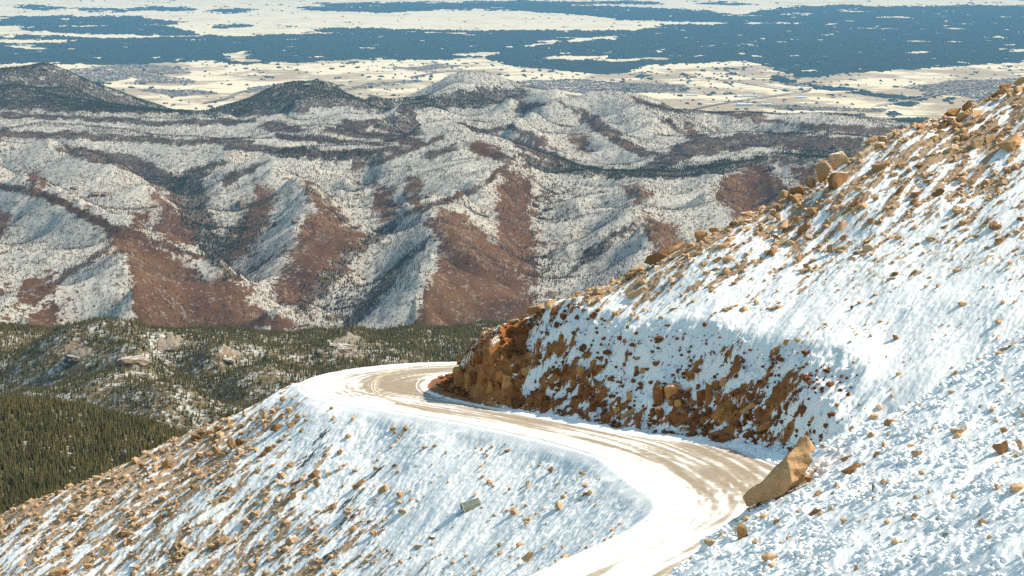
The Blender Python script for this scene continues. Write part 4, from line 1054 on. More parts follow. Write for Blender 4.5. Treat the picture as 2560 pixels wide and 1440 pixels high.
def rock_mat(name, cols):
    m, nt, b = new_mat(name, 0.9, 0.2); t = NT(nt)
    geo = t.n("ShaderNodeNewGeometry"); oi = t.n("ShaderNodeObjectInfo")
    pos = geo.outputs["Position"]
    f1 = t.noise(pos, 1.7, 5, .65); f2 = t.noise(pos, 7.0, 5, .7); f3 = t.noise(pos, 26, 3, .6)
    sel = t.math('ADD', t.math('ADD', t.math('MULTIPLY', f1, .30), t.math('MULTIPLY', f2, .25)), t.math('MULTIPLY', oi.outputs["Random"], .45))
    c = t.ramp(sel, cols)
    crack = t.mr(t.voro(pos, 2.3, "Distance", 'DISTANCE_TO_EDGE'), 0.0, 0.035, 0.55, 1)
    c2 = t.n("ShaderNodeMix"); c2.data_type = 'RGBA'; c2.blend_type = 'MULTIPLY'; c2.inputs[0].default_value = 0.6
    t.put(c2.inputs[6], c); t.put(c2.inputs[7], t.ramp(t.math('MULTIPLY', t.mr(f3, .3, .6, .6, 1), crack), [(0.3, (0.45, 0.42, 0.40)), (0.9, (1, 1, 1))]))
    nz = t.n("ShaderNodeSeparateXYZ"); t.put(nz.inputs[0], geo.outputs["Normal"])
    sc2 = t.n("ShaderNodeSeparateColor"); t.put(sc2.inputs[0], oi.outputs["Color"])
    h = t.math('ADD', nz.outputs[2], t.math('MULTIPLY', t.math('SUBTRACT', f2, .5), 1.2))
    lim = t.math('SUBTRACT', 1.15, t.math('MULTIPLY', sc2.outputs[0], .75))
    snow = t.mr(t.math('SUBTRACT', h, lim), -0.04, 0.06)
    t.put(b.inputs["Base Color"], t.mix(snow, c2.outputs[2], (0.86, 0.87, 0.89)))
    t.put(b.inputs["Normal"], t.bump(f2, 0.55, 0.05, t.bump(f3, 0.4, 0.015)))
    return m
tan_m = rock_mat("tan_rock", [(0.30, (0.25, 0.13, 0.055)), (0.45, (0.40, 0.23, 0.105)), (0.60, (0.52, 0.325, 0.17)), (0.72, (0.58, 0.41, 0.26))])
red_m = rock_mat("rust_rock", [(0.30, (0.18, 0.064, 0.021)), (0.45, (0.33, 0.13, 0.040)), (0.60, (0.47, 0.215, 0.068)), (0.72, (0.55, 0.31, 0.12))])
BLOCK = [rock_mesh("rock", 100 + i, tan_m, 0.7, npts=11 + i % 5) for i in range(12)]
ROUND = [rock_mesh("rock", 200 + i, tan_m, 0.3, rough=0.07, npts=20) for i in range(6)]
SLAB = [rock_mesh("rock", 300 + i, tan_m, 0.6, npts=12) for i in range(8)]
BANK = [rock_mesh("rock", 400 + i, red_m, 0.85, npts=22, rough=0.06) for i in range(8)]

ZONES = [
 ("A", 1920, 180, 4.0, [(555,975,165,225,5),(710,1090,235,235,0,.62),(710,865,205,170,20),(970,790,185,150,10),(1030,680,170,80,30),(1115,735,120,95,10),(1150,660,105,60,10),(1240,655,95,60,0),(1320,665,90,60,20),(1280,615,80,50,0),(1430,585,75,55,10),(1525,535,95,62,0),
  (1630,605,90,72,0),(1660,665,90,72,20),(1850,390,195,95,20),(1950,435,130,85,10),(2085,400,175,90,10,.35),(1830,490,145,95,-20),(1760,530,120,85,30),(1990,330,125,90,40),(2380,155,135,105,20),(2430,205,95,110,20),(2510,170,110,75,10),(2530,80,120,140,30),(2300,215,150,85,35),(2210,260,150,65,35),
  (1720,590,110,60,0),(1900,530,110,60,0),(2020,510,100,52,0),(2140,475,70,62,0),(2100,715,150,105,10),(2220,660,140,80,20),(2440,710,290,165,25),(1840,770,175,72,25),(2330,640,85,60,20),(2270,570,80,42,10),(1140,945,225,115,20),(1350,925,120,80,0),(1510,940,110,70,10),(1480,860,120,62,15),
  (1630,845,180,70,25),(1130,1025,120,80,35),(1260,1030,90,60,10),(1230,825,90,90,10),(1350,835,70,60,0),(1180,770,120,62,20),(1700,1200,115,120,50,.4),(1330,1170,90,100,50),(1945,1065,110,62,10),(2050,1100,110,70,15),(2185,1095,90,60,20),(1610,1090,130,50,10),(1480,1215,120,70,20),(1460,1285,130,80,35),
  (880,1300,140,110,35),(620,1300,92,82,0),(680,1360,130,70,10),(440,1380,140,72,15),(165,1215,110,80,15),(290,1170,165,90,25),(290,1255,130,90,10),(110,1350,90,70,20),(60,1420,80,62,10),(430,1110,110,125,20),(640,1225,100,60,15),(880,1395,110,60,10),(1190,1370,72,74,0),(1080,1265,62,62,0),(1970,640,110,60,20),
  (2350,1100,90,60,20),(1980,900,140,60,20),(2420,890,100,80,20),(2400,985,90,52,0),(1640,1030,100,42,10),(1550,730,60,60,20),(2130,620,80,42,10)]),
 ("B", 1560, 460, 4.0, [(770,500,135,115,20),(330,720,340,100,27),(480,645,330,60,27),(1040,560,175,95,25,.4),(1000,620,160,90,20),(660,660,180,70,33),(540,690,180,50,33),(1785,435,155,100,35),(1600,400,105,110,45),(1540,320,62,72,20),(1740,350,110,72,10),(1480,660,60,100,75),(1740,735,82,84,10),(1820,810,72,44,10),
  (2440,640,122,112,0),(2330,680,85,62,10),(2060,640,92,82,20),(2180,400,105,90,40),(2480,370,82,62,10),(2190,530,90,60,10),(2110,240,130,62,10),(2320,290,100,52,5),(1210,300,112,52,10),(805,790,82,62,10),(855,725,52,62,20),(935,755,92,72,30),(1045,745,102,82,35),(1230,700,92,52,20),(330,840,92,52,20),
  (430,830,82,52,20),(820,885,72,52,0),(910,850,110,34,20),(510,920,82,42,20),(60,910,125,72,20),(120,850,165,62,20),(130,1080,255,95,32,.35),(1030,1250,145,92,20,.65),(1200,1265,112,82,10,.65),(1340,1180,92,62,10),(690,1170,62,72,35),(500,1250,110,52,20,.4),(1100,990,62,34,10),(1520,520,62,62,0,.5),(1320,1400,82,42,0),
  (1240,370,100,42,15),(1090,380,82,62,35),(900,450,120,52,15),(2520,750,52,52,40),(2080,110,92,52,10)]),
 ("C", 1920, 520, 4.0, [(1240,290,82,52,10),(1970,140,140,72,10),(2280,170,142,102,-10),(2490,240,82,62,10),(1470,195,102,72,30),(1500,360,72,42,10),(1440,400,62,42,10),(1910,370,82,62,20),(1830,395,72,42,10),(2330,320,122,72,10),(2080,285,82,52,10),(2190,395,72,42,10),(2230,485,110,44,10),(1460,640,62,64,30),
  (1270,655,92,44,20),(1230,710,110,44,20),(2400,270,82,42,10),(1930,230,62,34,0),(1600,60,82,72,30),(1770,190,92,42,20),(1280,1290,100,55,-40,.5),(190,1330,82,62,10),(80,1410,132,62,25),(2480,940,62,42,0),(840,990,42,42,0),(1040,130,82,82,20),(2480,1360,200,72,20),(2400,1410,160,72,10),(1870,300,110,52,10),(2540,110,100,62,0),(120,950,72,42,0)]),
 ("D", 1120, 720, 4.0, [(1025,155,132,112,0),(870,205,195,82,22),(1500,30,125,82,20),(750,280,125,62,35),(650,330,142,44,15),(1420,200,112,42,20),(1265,280,62,42,20),(480,780,42,62,0,0,1),(1450,775,72,195,-4,0,1),(1490,810,72,125,0,0,1),(1545,720,44,92,0,0,1),(860,760,82,155,0,0,1),(780,830,92,105,10,0,1),(590,920,105,155,-5,0,1),
  (210,920,90,240,5,0,1),(280,850,110,190,0,0,1),(130,880,150,260,10,0,1),(430,950,80,190,-10,0,1),(360,880,80,150,0,0,1),(330,690,140,100,20,0,1),(520,870,90,130,0,0,1),(680,800,80,110,5,0,1),(1260,950,82,135,20,0,1),(1330,830,82,165,10,0,1),(1180,800,80,110,5,0,1),(1080,840,70,90,5,0,1),(1890,810,62,92,0,0,1),(1960,815,82,62,0,0,1),(2110,1060,132,235,5,0,1),(2250,1010,195,155,10,.2,1),
  (1810,1070,62,102,0,0,1),(2120,1240,92,122,10,0,1),(2045,1240,62,122,0,0,1),(1790,1240,182,82,35,0,1),(2395,820,62,52,0,.3,1),(2090,740,102,72,5,.7,1),(1910,690,112,44,15,.7,1),(1770,760,62,52,0,0,1),(740,1170,52,42,0,0,1),(1690,1220,72,82,20,0,1),(1570,1200,62,62,0,0,1),(940,900,70,90,0,0,1),(1050,980,80,80,10,0,1)]),
 ("E", 1560, 800, 4.0, [(770,760,102,185,0,0,1),(850,720,84,255,0,0,1),(915,640,92,125,0,0,1),(1010,610,102,115,0,.2,1),(950,770,82,125,20,0,1),(1270,850,290,78,33,.2,1),(960,920,162,132,30,0,1),(1410,1060,192,82,25,0,1),(1250,1130,112,102,30,0,1),(1090,870,82,102,10,0,1),(850,920,82,142,5,0,1),(690,830,62,82,0,0,1),(1110,700,142,62,30,.3,1),
  (1250,750,72,92,20,0,1),(1150,1170,52,62,0,0,1),(1410,900,52,74,0,0,1),(1490,880,44,92,10,0,1),(1550,890,44,122,0,0,1),(1810,890,112,52,30,0,1),(1730,920,72,62,20,0,1),(1880,970,44,62,0,0,1),(1730,1100,52,52,10,0,1),(1520,300,135,82,35),(1640,215,74,62,10,.2),(1215,165,84,84,20,.35),(1085,275,44,74,20),(915,225,102,34,15),
  (635,500,62,52,0,.2,1),(1350,600,72,42,20,.2,1),(660,690,82,84,30,0,1),(540,830,82,112,20,0,1),(470,820,62,82,0,0,1),(730,960,152,44,25,0,1),(680,1000,44,82,0,0,1),(590,940,62,62,0,0,1),(1880,530,92,44,20,.5),(1300,45,72,42,0),(2440,410,72,42,10,.3),(2060,940,62,62,20,0,1),(2130,850,52,62,20,0,1),(2360,850,44,62,30,0,1)]),
 ("F", 1780, 1040, 3.282, [(715,510,110,112,30,.3),(795,515,62,52,10),(250,945,95,165,8),(525,865,52,52,0),(850,790,142,112,35),(860,640,84,62,45),(1338,615,44,180,-80),(1150,435,195,72,25),(1690,305,102,62,10),(1350,310,62,62,45),(1100,345,82,52,30),(2365,245,142,150,0,.75),(2400,110,62,62,20),(2050,110,112,62,40),(1470,50,122,72,10,.2),
  (1630,240,72,42,15),(1040,560,82,52,10),(1730,560,52,34,10),(910,245,42,34,0),(1000,630,62,34,10),(605,775,42,26,0),(1410,230,34,42,0)]),
 ("G", 400, 1000, 4.0, [(710,425,112,112,0),(790,410,72,82,10),(560,490,82,112,45),(470,535,92,62,20),(390,545,92,62,10),(280,610,72,82,60),(70,640,112,92,0),(360,365,92,62,0),(420,325,82,52,10),(570,280,72,72,0,.35),(500,300,92,52,30),(1160,265,115,112,35),(1310,245,102,62,15),(1370,210,82,62,20),(1420,310,62,82,30),(1115,165,62,52,30),
  (1030,210,52,42,10),(800,250,82,62,30),(1085,485,92,74,10),(1035,535,72,52,20),(790,500,72,52,10),(1540,740,142,92,25),(1575,835,82,105,10),(1335,960,102,125,15),(1685,745,62,52,10),(1810,675,62,52,10),(1200,740,102,62,10),(1050,945,122,72,20),(1345,830,92,52,30),(1300,650,102,82,35),(330,880,62,82,20),(430,770,82,62,10),
  (700,890,82,72,10),(1735,1060,72,72,20),(2230,890,112,88,40),(1985,835,155,76,33),(2415,940,78,112,50),(2520,1010,62,82,10),(2155,680,52,52,0),(2350,655,72,52,20),(2440,295,42,42,0),(1690,490,92,52,40),(1800,520,62,52,10),(1310,1400,155,92,25),(640,1390,102,92,35),(1540,1235,72,52,0),(970,1120,92,52,25),(720,700,72,52,10),
  (570,710,62,52,0),(620,690,52,42,0),(740,580,44,74,70),(30,1160,62,62,0),(110,1140,92,62,20),(420,880,82,62,10),(510,1250,82,42,20),(2100,1215,62,42,10),(1490,1275,62,42,0),(1150,1110,72,42,10),(890,980,72,42,10),(860,550,72,42,20)]),
 ("H", 0, 1080, 4.0, [(780,660,112,92,10),(725,730,82,62,0),(490,720,62,62,0),(460,665,82,52,20),(590,610,102,62,0),(1080,480,74,52,0),(1490,465,62,42,0),(265,1010,102,72,20),(205,880,62,52,10),(155,920,62,62,0),(105,950,62,92,70),(1590,865,92,112,45),(1230,1020,132,82,25),(1280,1110,112,82,30),(590,1400,205,135,25),(700,1230,82,52,20),
  (1200,785,72,72,50),(820,800,102,72,30),(610,850,92,72,35),(760,875,62,42,10),(1420,330,72,62,0),(1450,370,62,62,0),(1700,820,102,72,35),(1580,940,52,42,10),(160,1080,112,52,15),(60,1130,102,62,10),(1900,1000,72,52,20),(1740,1225,82,62,35),(900,920,82,42,10),(420,1160,72,42,20),(1380,930,52,42,0),(450,1010,62,34,10),(810,1090,122,42,25)]),
 ("I", 900, 1040, 3.6, [(660,1100,112,52,5),(530,1185,122,72,15),(470,1280,62,52,10),(660,1150,62,42,0),(110,1325,62,42,20),(1520,1250,92,112,45),(1715,480,62,62,10,.3),(1505,595,42,52,0,.4),(470,770,52,62,10),(520,770,34,42,0),(1095,835,42,42,0),(985,890,62,42,20),(700,1030,42,42,0),(1350,660,34,52,60),(1780,610,52,28,45),(2050,700,42,72,60),
  (395,1055,42,42,0),(250,1220,34,52,0),(580,1395,102,42,35),(1330,315,72,42,10),(490,325,42,42,0),(1350,1265,42,42,0),(400,115,42,42,0),(1990,510,42,28,10)]),
]
LAND = [  # landmarks other rocks are told by: (photo position, phrase used in the other labels, own label)
 (2097, 452, "the snow-topped square block", "large square tan block with snow on top, leaning against the tall slab on the skyline"),
 (2059, 424, "the tall skyline slab", "tall pale slab standing upright on the skyline beside the snow-topped square block"),
 (2530, 357, "the broad slab high up", "broad pale rock slab at the far upper edge of the rocky slope"),
 (2170, 620, "the round boulder on open snow", "round tan boulder sitting alone on open snow of the upper slope"),
 (1642, 640, "the long flat ledge", "long flat tan ledge stretched along the skyline of the spur"),
 (1592, 730, "the lone half-buried slab", "lone tan slab half buried in snow below the skyline, casting shadow"),
 (1376, 759, "the last skyline boulder", "rounded pale boulder, the last on the low end of the skyline"),
 (1152, 940, "the nose of the cut", "dark rust block forming the nose of the road cut at the bend"),
 (1482, 914, "the narrow column", "narrow rust column standing in the middle of the road cut"),
 (1647, 985, "the big ochre block", "big ochre block with a crack, largest in the snowy road cut"),
 (1772, 980, "the cracked pillar", "tall cracked rust pillar in the uphill part of the road cut"),
 (1877, 1012, "the slanting ledge", "long slanting rust ledge in the road cut above the giant boulder"),
 (1940, 875, "the red rock on snow", "slanting red rock poking from smooth snow above the road cut"),
 (1950, 1180, "the giant boulder", None),
 (2500, 1115, "the snow-topped cube", "tan cube with a thick snow top and long blue shadow on lumpy snow"),
 (2188, 1227, "the thin upright slab", "thin slab standing on edge with a wide blue shadow on lumpy snow"),
 (1856, 1328, "the tufted rock", "knobbly tan rock with dry grass on it near the lower road"),
 (577, 1106, "the twin boulders", "larger of the twin brown boulders on the talus below the bend"),
 (734, 1240, "the upright block", "upright orange block casting a long shadow on the snowy talus"),
 (896, 1209, "the long orange slab", "long orange slab lying on snow among dark netting"),
 (195, 1245, "the perched block", "tan block perched on darker stones near the lower skyline"),
 (147, 1430, "the big corner rock", "big pale yellow rock in the bottom corner of the talus"),
 (400, 1351, "the lower grassy rock", None),
 (1180, 1262, "the corrugated pipe", None),
 (1322, 1387, "the dark fang", "dark brown fang of rock in snow beside the lower road"),
 (1047, 1369, "the flat dark rock", "flat dark rock in a line of stones downhill from the pipe"),
]
ITEMS = []
for zn, ox, oy, sc_z, L in ZONES:
    for it in L:
        x, y, w, h, roll = it[:5]; snow = it[5] if len(it) > 5 else 0.0; bank = len(it) > 6
        ITEMS.append(dict(u=ox + x / sc_z, v=oy + y / sc_z, w=w / sc_z, h=h / sc_z, roll=roll, snow=snow, bank=bank, zone=zn))
# labels
ordw = ["", "second ", "third ", "fourth ", "fifth ", "sixth ", "seventh ", "eighth ", "ninth ", "tenth ", "eleventh ", "twelfth "]
taken = set(); lmk = {}
for k, (lu, lv, ph, own) in enumerate(LAND):
    if own:
        i = min((i for i in range(len(ITEMS)) if i not in taken), key=lambda i: abs(ITEMS[i]['u'] - lu) + abs(ITEMS[i]['v'] - lv))
        ITEMS[i]['label'] = own; taken.add(i); lmk[k] = i
groups_ = {}
for i, it in enumerate(ITEMS):
    if i in taken: continue
    ok = [k for k in range(len(LAND)) if k != 22]
    k = min(ok, key=lambda k: math.hypot(it['u'] - LAND[k][0], it['v'] - LAND[k][1]))
    du, dv = it['u'] - LAND[k][0], it['v'] - LAND[k][1]
    ang = math.degrees(math.atan2(-dv, du)) % 360
    side = ["right of", "above and right of", "above", "above and left of", "left of", "below and left of", "below", "below and right of"][int(((ang + 22.5) % 360) // 45)]
    area = it['w'] * it['h']; asp = it['w'] / it['h']
    size = "small" if area < 260 else "" if area < 700 else "large"
    shape = "upright" if asp < 0.75 else "flat" if asp > 2.0 else "slanting" if it['roll'] >= 28 else "squat" if asp > 1.45 else "blocky"
    colr = "rust" if it['bank'] else {"A": "tan", "B": "tan", "C": "orange-brown", "D": "tan", "E": "brown", "F": "ochre", "G": "orange", "H": "pale orange", "I": "dark brown"}[it['zone']]
    sn = "snow-dusted " if it['snow'] >= .3 else ""
    base = (size + " " + sn + colr + " " + shape + " rock").strip()
    groups_.setdefault((base, side, k), []).append((math.hypot(du, dv), i))
for (base, side, k), lst in groups_.items():
    lst.sort()
    for n_, (_, i) in enumerate(lst):
        ITEMS[i]['label'] = base + ", " + (ordw[n_] + "one " if n_ else "nearest one " if len(lst) > 1 else "") + side + " " + LAND[k][2]
GRP = {"A": "rocks high on the spur", "B": "rocks along the spur skyline", "C": "rocks on the open upper snow", "D": "rocks of the road cut", "E": "rocks of the road cut", "F": "rocks on the near slope", "G": "rocks on the talus below the road", "H": "rocks on the lower talus", "I": "rocks on the snowy embankment"}
rr = random.Random(5)
ROCKPOS = []
for i, it in enumerate(ITEMS):
    p = hit(it['u'], it['v'] + it['h'] * 0.30)
    if p is None:
        sl = SKY_UP if it['u'] > 1150 else SKY_LO
        vs_ = np.interp(it['u'], sorted(s[0] for s in sl), [s[1] for s in sorted(sl)])
        p = hit(it['u'], max(it['v'], vs_) + 10)
        if p is None: continue
        d0 = at_y(it['u'], it['v'] + it['h'] * .30, p[1]); p = np.array([d0[0], p[1], max(d0[2], fz(d0[0], p[1]) - .2)])
    m = p[1] / F * 1.01
    w, h, roll = it['w'] * m * .89, it['h'] * m * .89, it['roll']
    asp = w / h
    pool = BANK if it['bank'] else (SLAB if asp > 1.7 else ROUND if rr.random() < .25 else BLOCK)
    me = pool[rr.randrange(len(pool))]
    nm = ("bank_rock" if it['bank'] else "boulder" if w * h > 1.1 else "rock")
    o = bpy.data.objects.new(nm, me)
    c_, s_ = abs(math.cos(R(roll))), abs(math.sin(R(roll)))
    # axes of the tilted rock whose outline fills w x h
    if roll >= 28 and asp > .8: a, bb = math.hypot(w, h) * 0.95, min(w, h) * 0.72
    elif abs(roll) >= 70: a, bb = h, w
    else: a, bb = w, h
    dep_ = (0.75 if not it['bank'] else 0.7) * min(a, 1.8 * bb) + 0.1
    z_extra = 1.12
    o.scale = (a * 1.04, max(dep_, .3), bb * z_extra)
    yaw = rr.uniform(-25, 25) if not it['bank'] else rr.uniform(-12, 12)
    o.rotation_euler = (R(rr.uniform(-8, 8)), -R(roll), R(yaw)); o.rotation_mode = 'XYZ'
    zc = p[2] + h * 0.22 * (1 if not it['bank'] else .9)
    o.location = (p[0], p[1] + (0.05 if not it['bank'] else -0.10), zc)
    o.color = (max(it['snow'], 0.34 if rr.random() < .3 else 0.12), rr.random(), 0, 1)
    COL.objects.link(o)
    tag(o, it['label'], "rock" if nm != "boulder" else "boulder", GRP[it['zone']])
    ROCKPOS.append((p[0], p[1], w))

# ---- the giant boulder by the road
def px_to(u, v, y): return Vector(at_y(u, v, y))
bp = hit(1905, 1262)
print("giant boulder at", bp)
Yb = float(bp[1]) + 0.5
OUT = [(250, 665), (330, 590), (400, 560), (450, 500), (520, 420), (600, 345), (690, 250), (740, 170), (775, 160), (812, 205), (855, 270), (800, 300), (832, 372), (790, 425), (715, 520), (670, 575), (590, 640), (470, 705), (400, 705), (310, 748), (283, 742)]
RID = {5: -0.9, 14: -1.0, 15: -0.9}
def fpx(q): return 1780 + q[0] / 3.282, 1040 + q[1] / 3.282
bm = bmesh.new()
front = []
for k, q in enumerate(OUT):
    off = -0.55 if k in (0, 1, 20, 19) else -0.75 if 2 <= k <= 5 else -0.2 if 6 <= k <= 10 else -0.55
    front.append(bm.verts.new(px_to(*fpx(q), Yb + off)))
back = [bm.verts.new(px_to(*fpx((q[0] * .94 + 30, q[1] * .96 + 10)), Yb + 1.7)) for q in OUT]
rid = [bm.verts.new(px_to(*fpx(q), Yb - dy)) for q, dy in (((612, 352), 0.85), ((640, 440), 1.15), ((655, 545), 1.2))]
left_loop = [front[j] for j in (20, 0, 1, 2, 3, 4, 5)] + rid + [front[j] for j in (16, 17, 18, 19)]
right_loop = [front[j] for j in (5, 6, 7, 8, 9, 10, 11, 12, 13, 14, 15, 16)] + rid[::-1]
bm.faces.new(left_loop); bm.faces.new(right_loop)
n = len(OUT)
for k in range(n): bm.faces.new((front[k], back[k], back[(k + 1) % n], front[(k + 1) % n]))
bm.faces.new(back[::-1])
bmesh.ops.recalc_face_normals(bm, faces=bm.faces[:])
bmesh.ops.triangulate(bm, faces=bm.faces[:])
for _ in range(4):
    bmesh.ops.subdivide_edges(bm, edges=[e for e in bm.edges if e.calc_length() > 0.16], cuts=1); bmesh.ops.triangulate(bm, faces=bm.faces[:])
for _ in range(2): bmesh.ops.smooth_vert(bm, verts=bm.verts[:], factor=0.3, use_axis_x=True, use_axis_y=True, use_axis_z=True)
bm.normal_update()
for v in bm.verts:
    v.co += v.normal * (0.05 * mnoise.noise(v.co * 1.6) + 0.028 * mnoise.noise(v.co * 5) + 0.012 * mnoise.noise(v.co * 14))
org = Vector((bp[0], Yb, bp[2]))
for v in bm.verts: v.co -= org
gb = bm_obj("boulder", bm, tan_m); gb.location = org; gb.color = (0.1, .5, 0, 1)
tag(gb, "giant leaning tan boulder, larger than any other, beside the near bend of the road", "boulder", "rocks on the near slope")

# ---- small stones nobody could count
def ico(sub_, seed, jit):
    bm = bmesh.new(); bmesh.ops.create_icosphere(bm, subdivisions=sub_, radius=1.0)
    q = random.Random(seed)
    V = np.array([v.co * (1 + q.uniform(-jit, jit)) for v in bm.verts]); Fq = np.array([[v.index for v in f.verts] for f in bm.faces]); bm.free()
    return V, Fq
g = np.random.default_rng(99)
n = 260000
u_ = g.uniform(-120, 2680, n); y_ = g.uniform(108, 250, n); x_ = (u_ - 1280) / F * y_ * 1.02
z_ = fz(x_, y_)
br, uu_, vv_ = ground_masks(x_, y_, z_)
er = FG.look(onroad, x_, y_); cf = FG.look(CUTF, x_, y_); nm_ = nearzone(x_, y_)
dens_ = 0.02 + 0.34 * br + 0.06 * (fbm(x_ / 4, y_ / 4, 3, 401) > 0.15) + 0.55 * cf * np.interp(uu_, [1100, 1600, 2000, 2150], [1, .8, .7, 0])
dens_ *= 0.45 + 1.1 * sstep(-0.2, 0.5, fbm(x_ / 2.2, y_ / 2.2, 3, 403))
dens_ = np.where(nm_ > .5, 0.012, dens_)
ok = (g.random(n) < dens_) & (er > 0.7) & (vv_ > 60) & (vv_ < 1560)
x_, y_, z_, cf, nm_ = x_[ok], y_[ok], z_[ok], cf[ok], nm_[ok]
s_ = 0.045 + 0.15 * g.random(len(x_)) ** 3.0 + 0.24 * g.random(len(x_)) ** 12
print("stones", len(x_))
def stones(name, sel, mat, label):
    Vs, Fs, off = [], [], 0
    idx = np.where(sel)[0]
    for k in range(4):
        bv, bf = ico(1, 50 + k, .28); bv = bv[:, :]
        s2 = idx[idx % 4 == k]
        sc2 = np.stack([s_[s2] * g.uniform(.8, 1.5, len(s2)), s_[s2] * g.uniform(.7, 1.1, len(s2)), s_[s2] * g.uniform(.5, .95, len(s2))], 1)
        V, Fq = stamp(bv, bf, np.stack([x_[s2], y_[s2], z_[s2] + s_[s2] * .25 + RELIEF(x_[s2], y_[s2])], 1), sc2, g.uniform(0, 6.28, len(s2)))
        Vs.append(V); Fs.append(Fq + off); off += len(V)
    o = mesh_from(name, np.concatenate(Vs), np.concatenate(Fs), mat, smooth=False)
    o.color = (0.15, .5, 0, 1)
    tag(o, label, "stones", kind='stuff')
# relief the ground mesh got on top of the plain heights, for seating things
def RELIEF(x, y):
    iy = np.clip(np.searchsorted(yr, y), 1, len(yr) - 1); iu = np.clip(np.searchsorted(uc, (x / (y * 1.02)) * F + 1280 - 1.5), 0, len(uc) - 1)
    return (relief_ * edge)[iy, iu]
stones("scree", cf < 0.3, tan_m, "loose orange scree scattered over the snowy slopes")
stones("rubble", cf >= 0.3, red_m, "rust rubble littering the road cut")
# snow lumps on the near slope and in the ploughed berm
n = 120000
u_ = g.uniform(1350, 2720, n); y_ = g.uniform(104, 172, n); x_ = (u_ - 1280) / F * y_ * 1.02; z_ = fz(x_, y_)
nz_ = nearzone(x_, y_); er = FG.look(onroad, x_, y_)
dn = 0.03 + 0.55 * sstep(-0.05, 0.55, fbm(x_ / 1.6, y_ / 1.6, 3, 411))
ok = (nz_ > .5) & (er > .5) & (g.random(n) < dn)
bx, by, bz, bs = [x_[ok]], [y_[ok]], [z_[ok]], [0.04 + 0.13 * g.random(ok.sum()) ** 2.2]
i0, i1 = [int(np.argmin(np.abs(uSM - a_) + np.abs(vSM - b_))) for a_, b_ in ((1690, 1110), (1800, 1180))]
i0, i1 = min(i0, i1), max(i0, i1)
nb = 1500
ii = g.integers(i0 - 15, i1 + 5, nb); off_ = np.abs(g.normal(0.9, .55, nb))
dirv = (SR[ii] - SL[ii]); dirv /= np.linalg.norm(dirv[:, :2], axis=1)[:, None]
q = SR[ii] + dirv * off_[:, None]
bx.append(q[:, 0]); by.append(q[:, 1]); bz.append(fz(q[:, 0], q[:, 1]) + .10 * np.exp(-((off_ - 1.0) / .5) ** 2)); bs.append(0.07 + 0.16 * g.random(nb) ** 2)
bx, by, bz, bs = map(np.concatenate, (bx, by, bz, bs))
Vs, Fs, off = [], [], 0
for k in range(4):
    bv, bf = ico(2, 80 + k, .17); s2 = np.arange(len(bx))[k::4]
    V, Fq = stamp(bv, bf, np.stack([bx[s2], by[s2], bz[s2] + bs[s2] * .3 + RELIEF(bx[s2], by[s2])], 1), np.stack([bs[s2] * g.uniform(.8, 1.3, len(s2)), bs[s2], bs[s2] * g.uniform(.6, 1.0, len(s2))], 1), g.uniform(0, 6.28, len(s2)))
    Vs.append(V); Fs.append(Fq + off); off += len(V)
lump_m = simple_mat("snow_lump", [(0.3, (0.84, 0.86, 0.89)), (0.7, (0.88, 0.885, 0.89))], 3.0, 0.8, 0.4, 0.03)
lumps = mesh_from("snow_lumps", np.concatenate(Vs), np.concatenate(Fs), lump_m, smooth=True)
tag(lumps, "loose lumps of white snow thrown over the near slope and road edge", "snow", kind='stuff')
print("lumps", len(bx))
# ================================================================== culvert, netting, grass
pipe_m = simple_mat("galvanised_green", [(0.3, (0.27, 0.30, 0.22)), (0.7, (0.42, 0.45, 0.35))], 4.0, 0.55, 0.1, 0.01, 0.5)
dark_m = simple_mat("dark_steel", [(0.3, (0.03, 0.03, 0.028)), (0.7, (0.07, 0.065, 0.06))], 9.0, 0.7)
pp = hit(1178, 1275)
pe = bpy.data.objects.new("culvert_pipe", None); COL.objects.link(pe)
pe.location = (pp[0], pp[1], pp[2] + 0.02)
tag(pe, "grey-green corrugated culvert pipe sticking out of the snowy embankment", "culvert pipe")
nL, nA = 150, 40; Lp = 1.3; Rp = 0.46
tq = np.linspace(0, Lp, nL); ang = np.linspace(0, 2 * math.pi, nA, endpoint=False)
def tube(r):
    X = np.repeat(tq[:, None], nA, 1); Y = r[:, None] * np.cos(ang)[None]; Z = r[:, None] * np.sin(ang)[None]
    i = (np.arange(nL - 1)[:, None] * nA + np.arange(nA)[None]); j = (np.arange(nL - 1)[:, None] * nA + (np.arange(nA)[None] + 1) % nA)
    return np.stack([X, Y, Z], -1).reshape(-1, 3), np.stack([i, i + nA, j + nA, j], -1).reshape(-1, 4)
ro = Rp + 0.024 * np.sin(tq / Lp * 2 * math.pi * 17)
Vo, Fo = tube(ro); Vi, Fi = tube(ro - 0.02)
brl = mesh_from("barrel", np.concatenate([Vo, Vi]), np.concatenate([Fo, Fi[:, ::-1] + len(Vo)]), pipe_m, parent=pe)
rg = np.array([(x, (Rp + q) * math.cos(a), (Rp + q) * math.sin(a)) for x, q in ((-0.03, -.03), (-0.03, .04), (0.03, .04), (0.03, -.03)) for a in ang])
Fr = np.array([[k * nA + a, ((k + 1) % 4) * nA + a, ((k + 1) % 4) * nA + (a + 1) % nA, k * nA + (a + 1) % nA] for k in range(4) for a in range(nA)])
mesh_from("rim", rg, Fr, pipe_m, parent=pe)
bm = bmesh.new(); bmesh.ops.create_cone(bm, segments=8, radius1=.022, radius2=.022, depth=0.75, cap_ends=True, matrix=Matrix.Translation((-.25, -.25, -.12)) @ Matrix.Rotation(R(82), 4, 'Y'))
bm_obj("anchor_rod", bm, dark_m, pe)
pe.location.x -= 0.6
pe.rotation_euler = (0, -R(16), R(14))

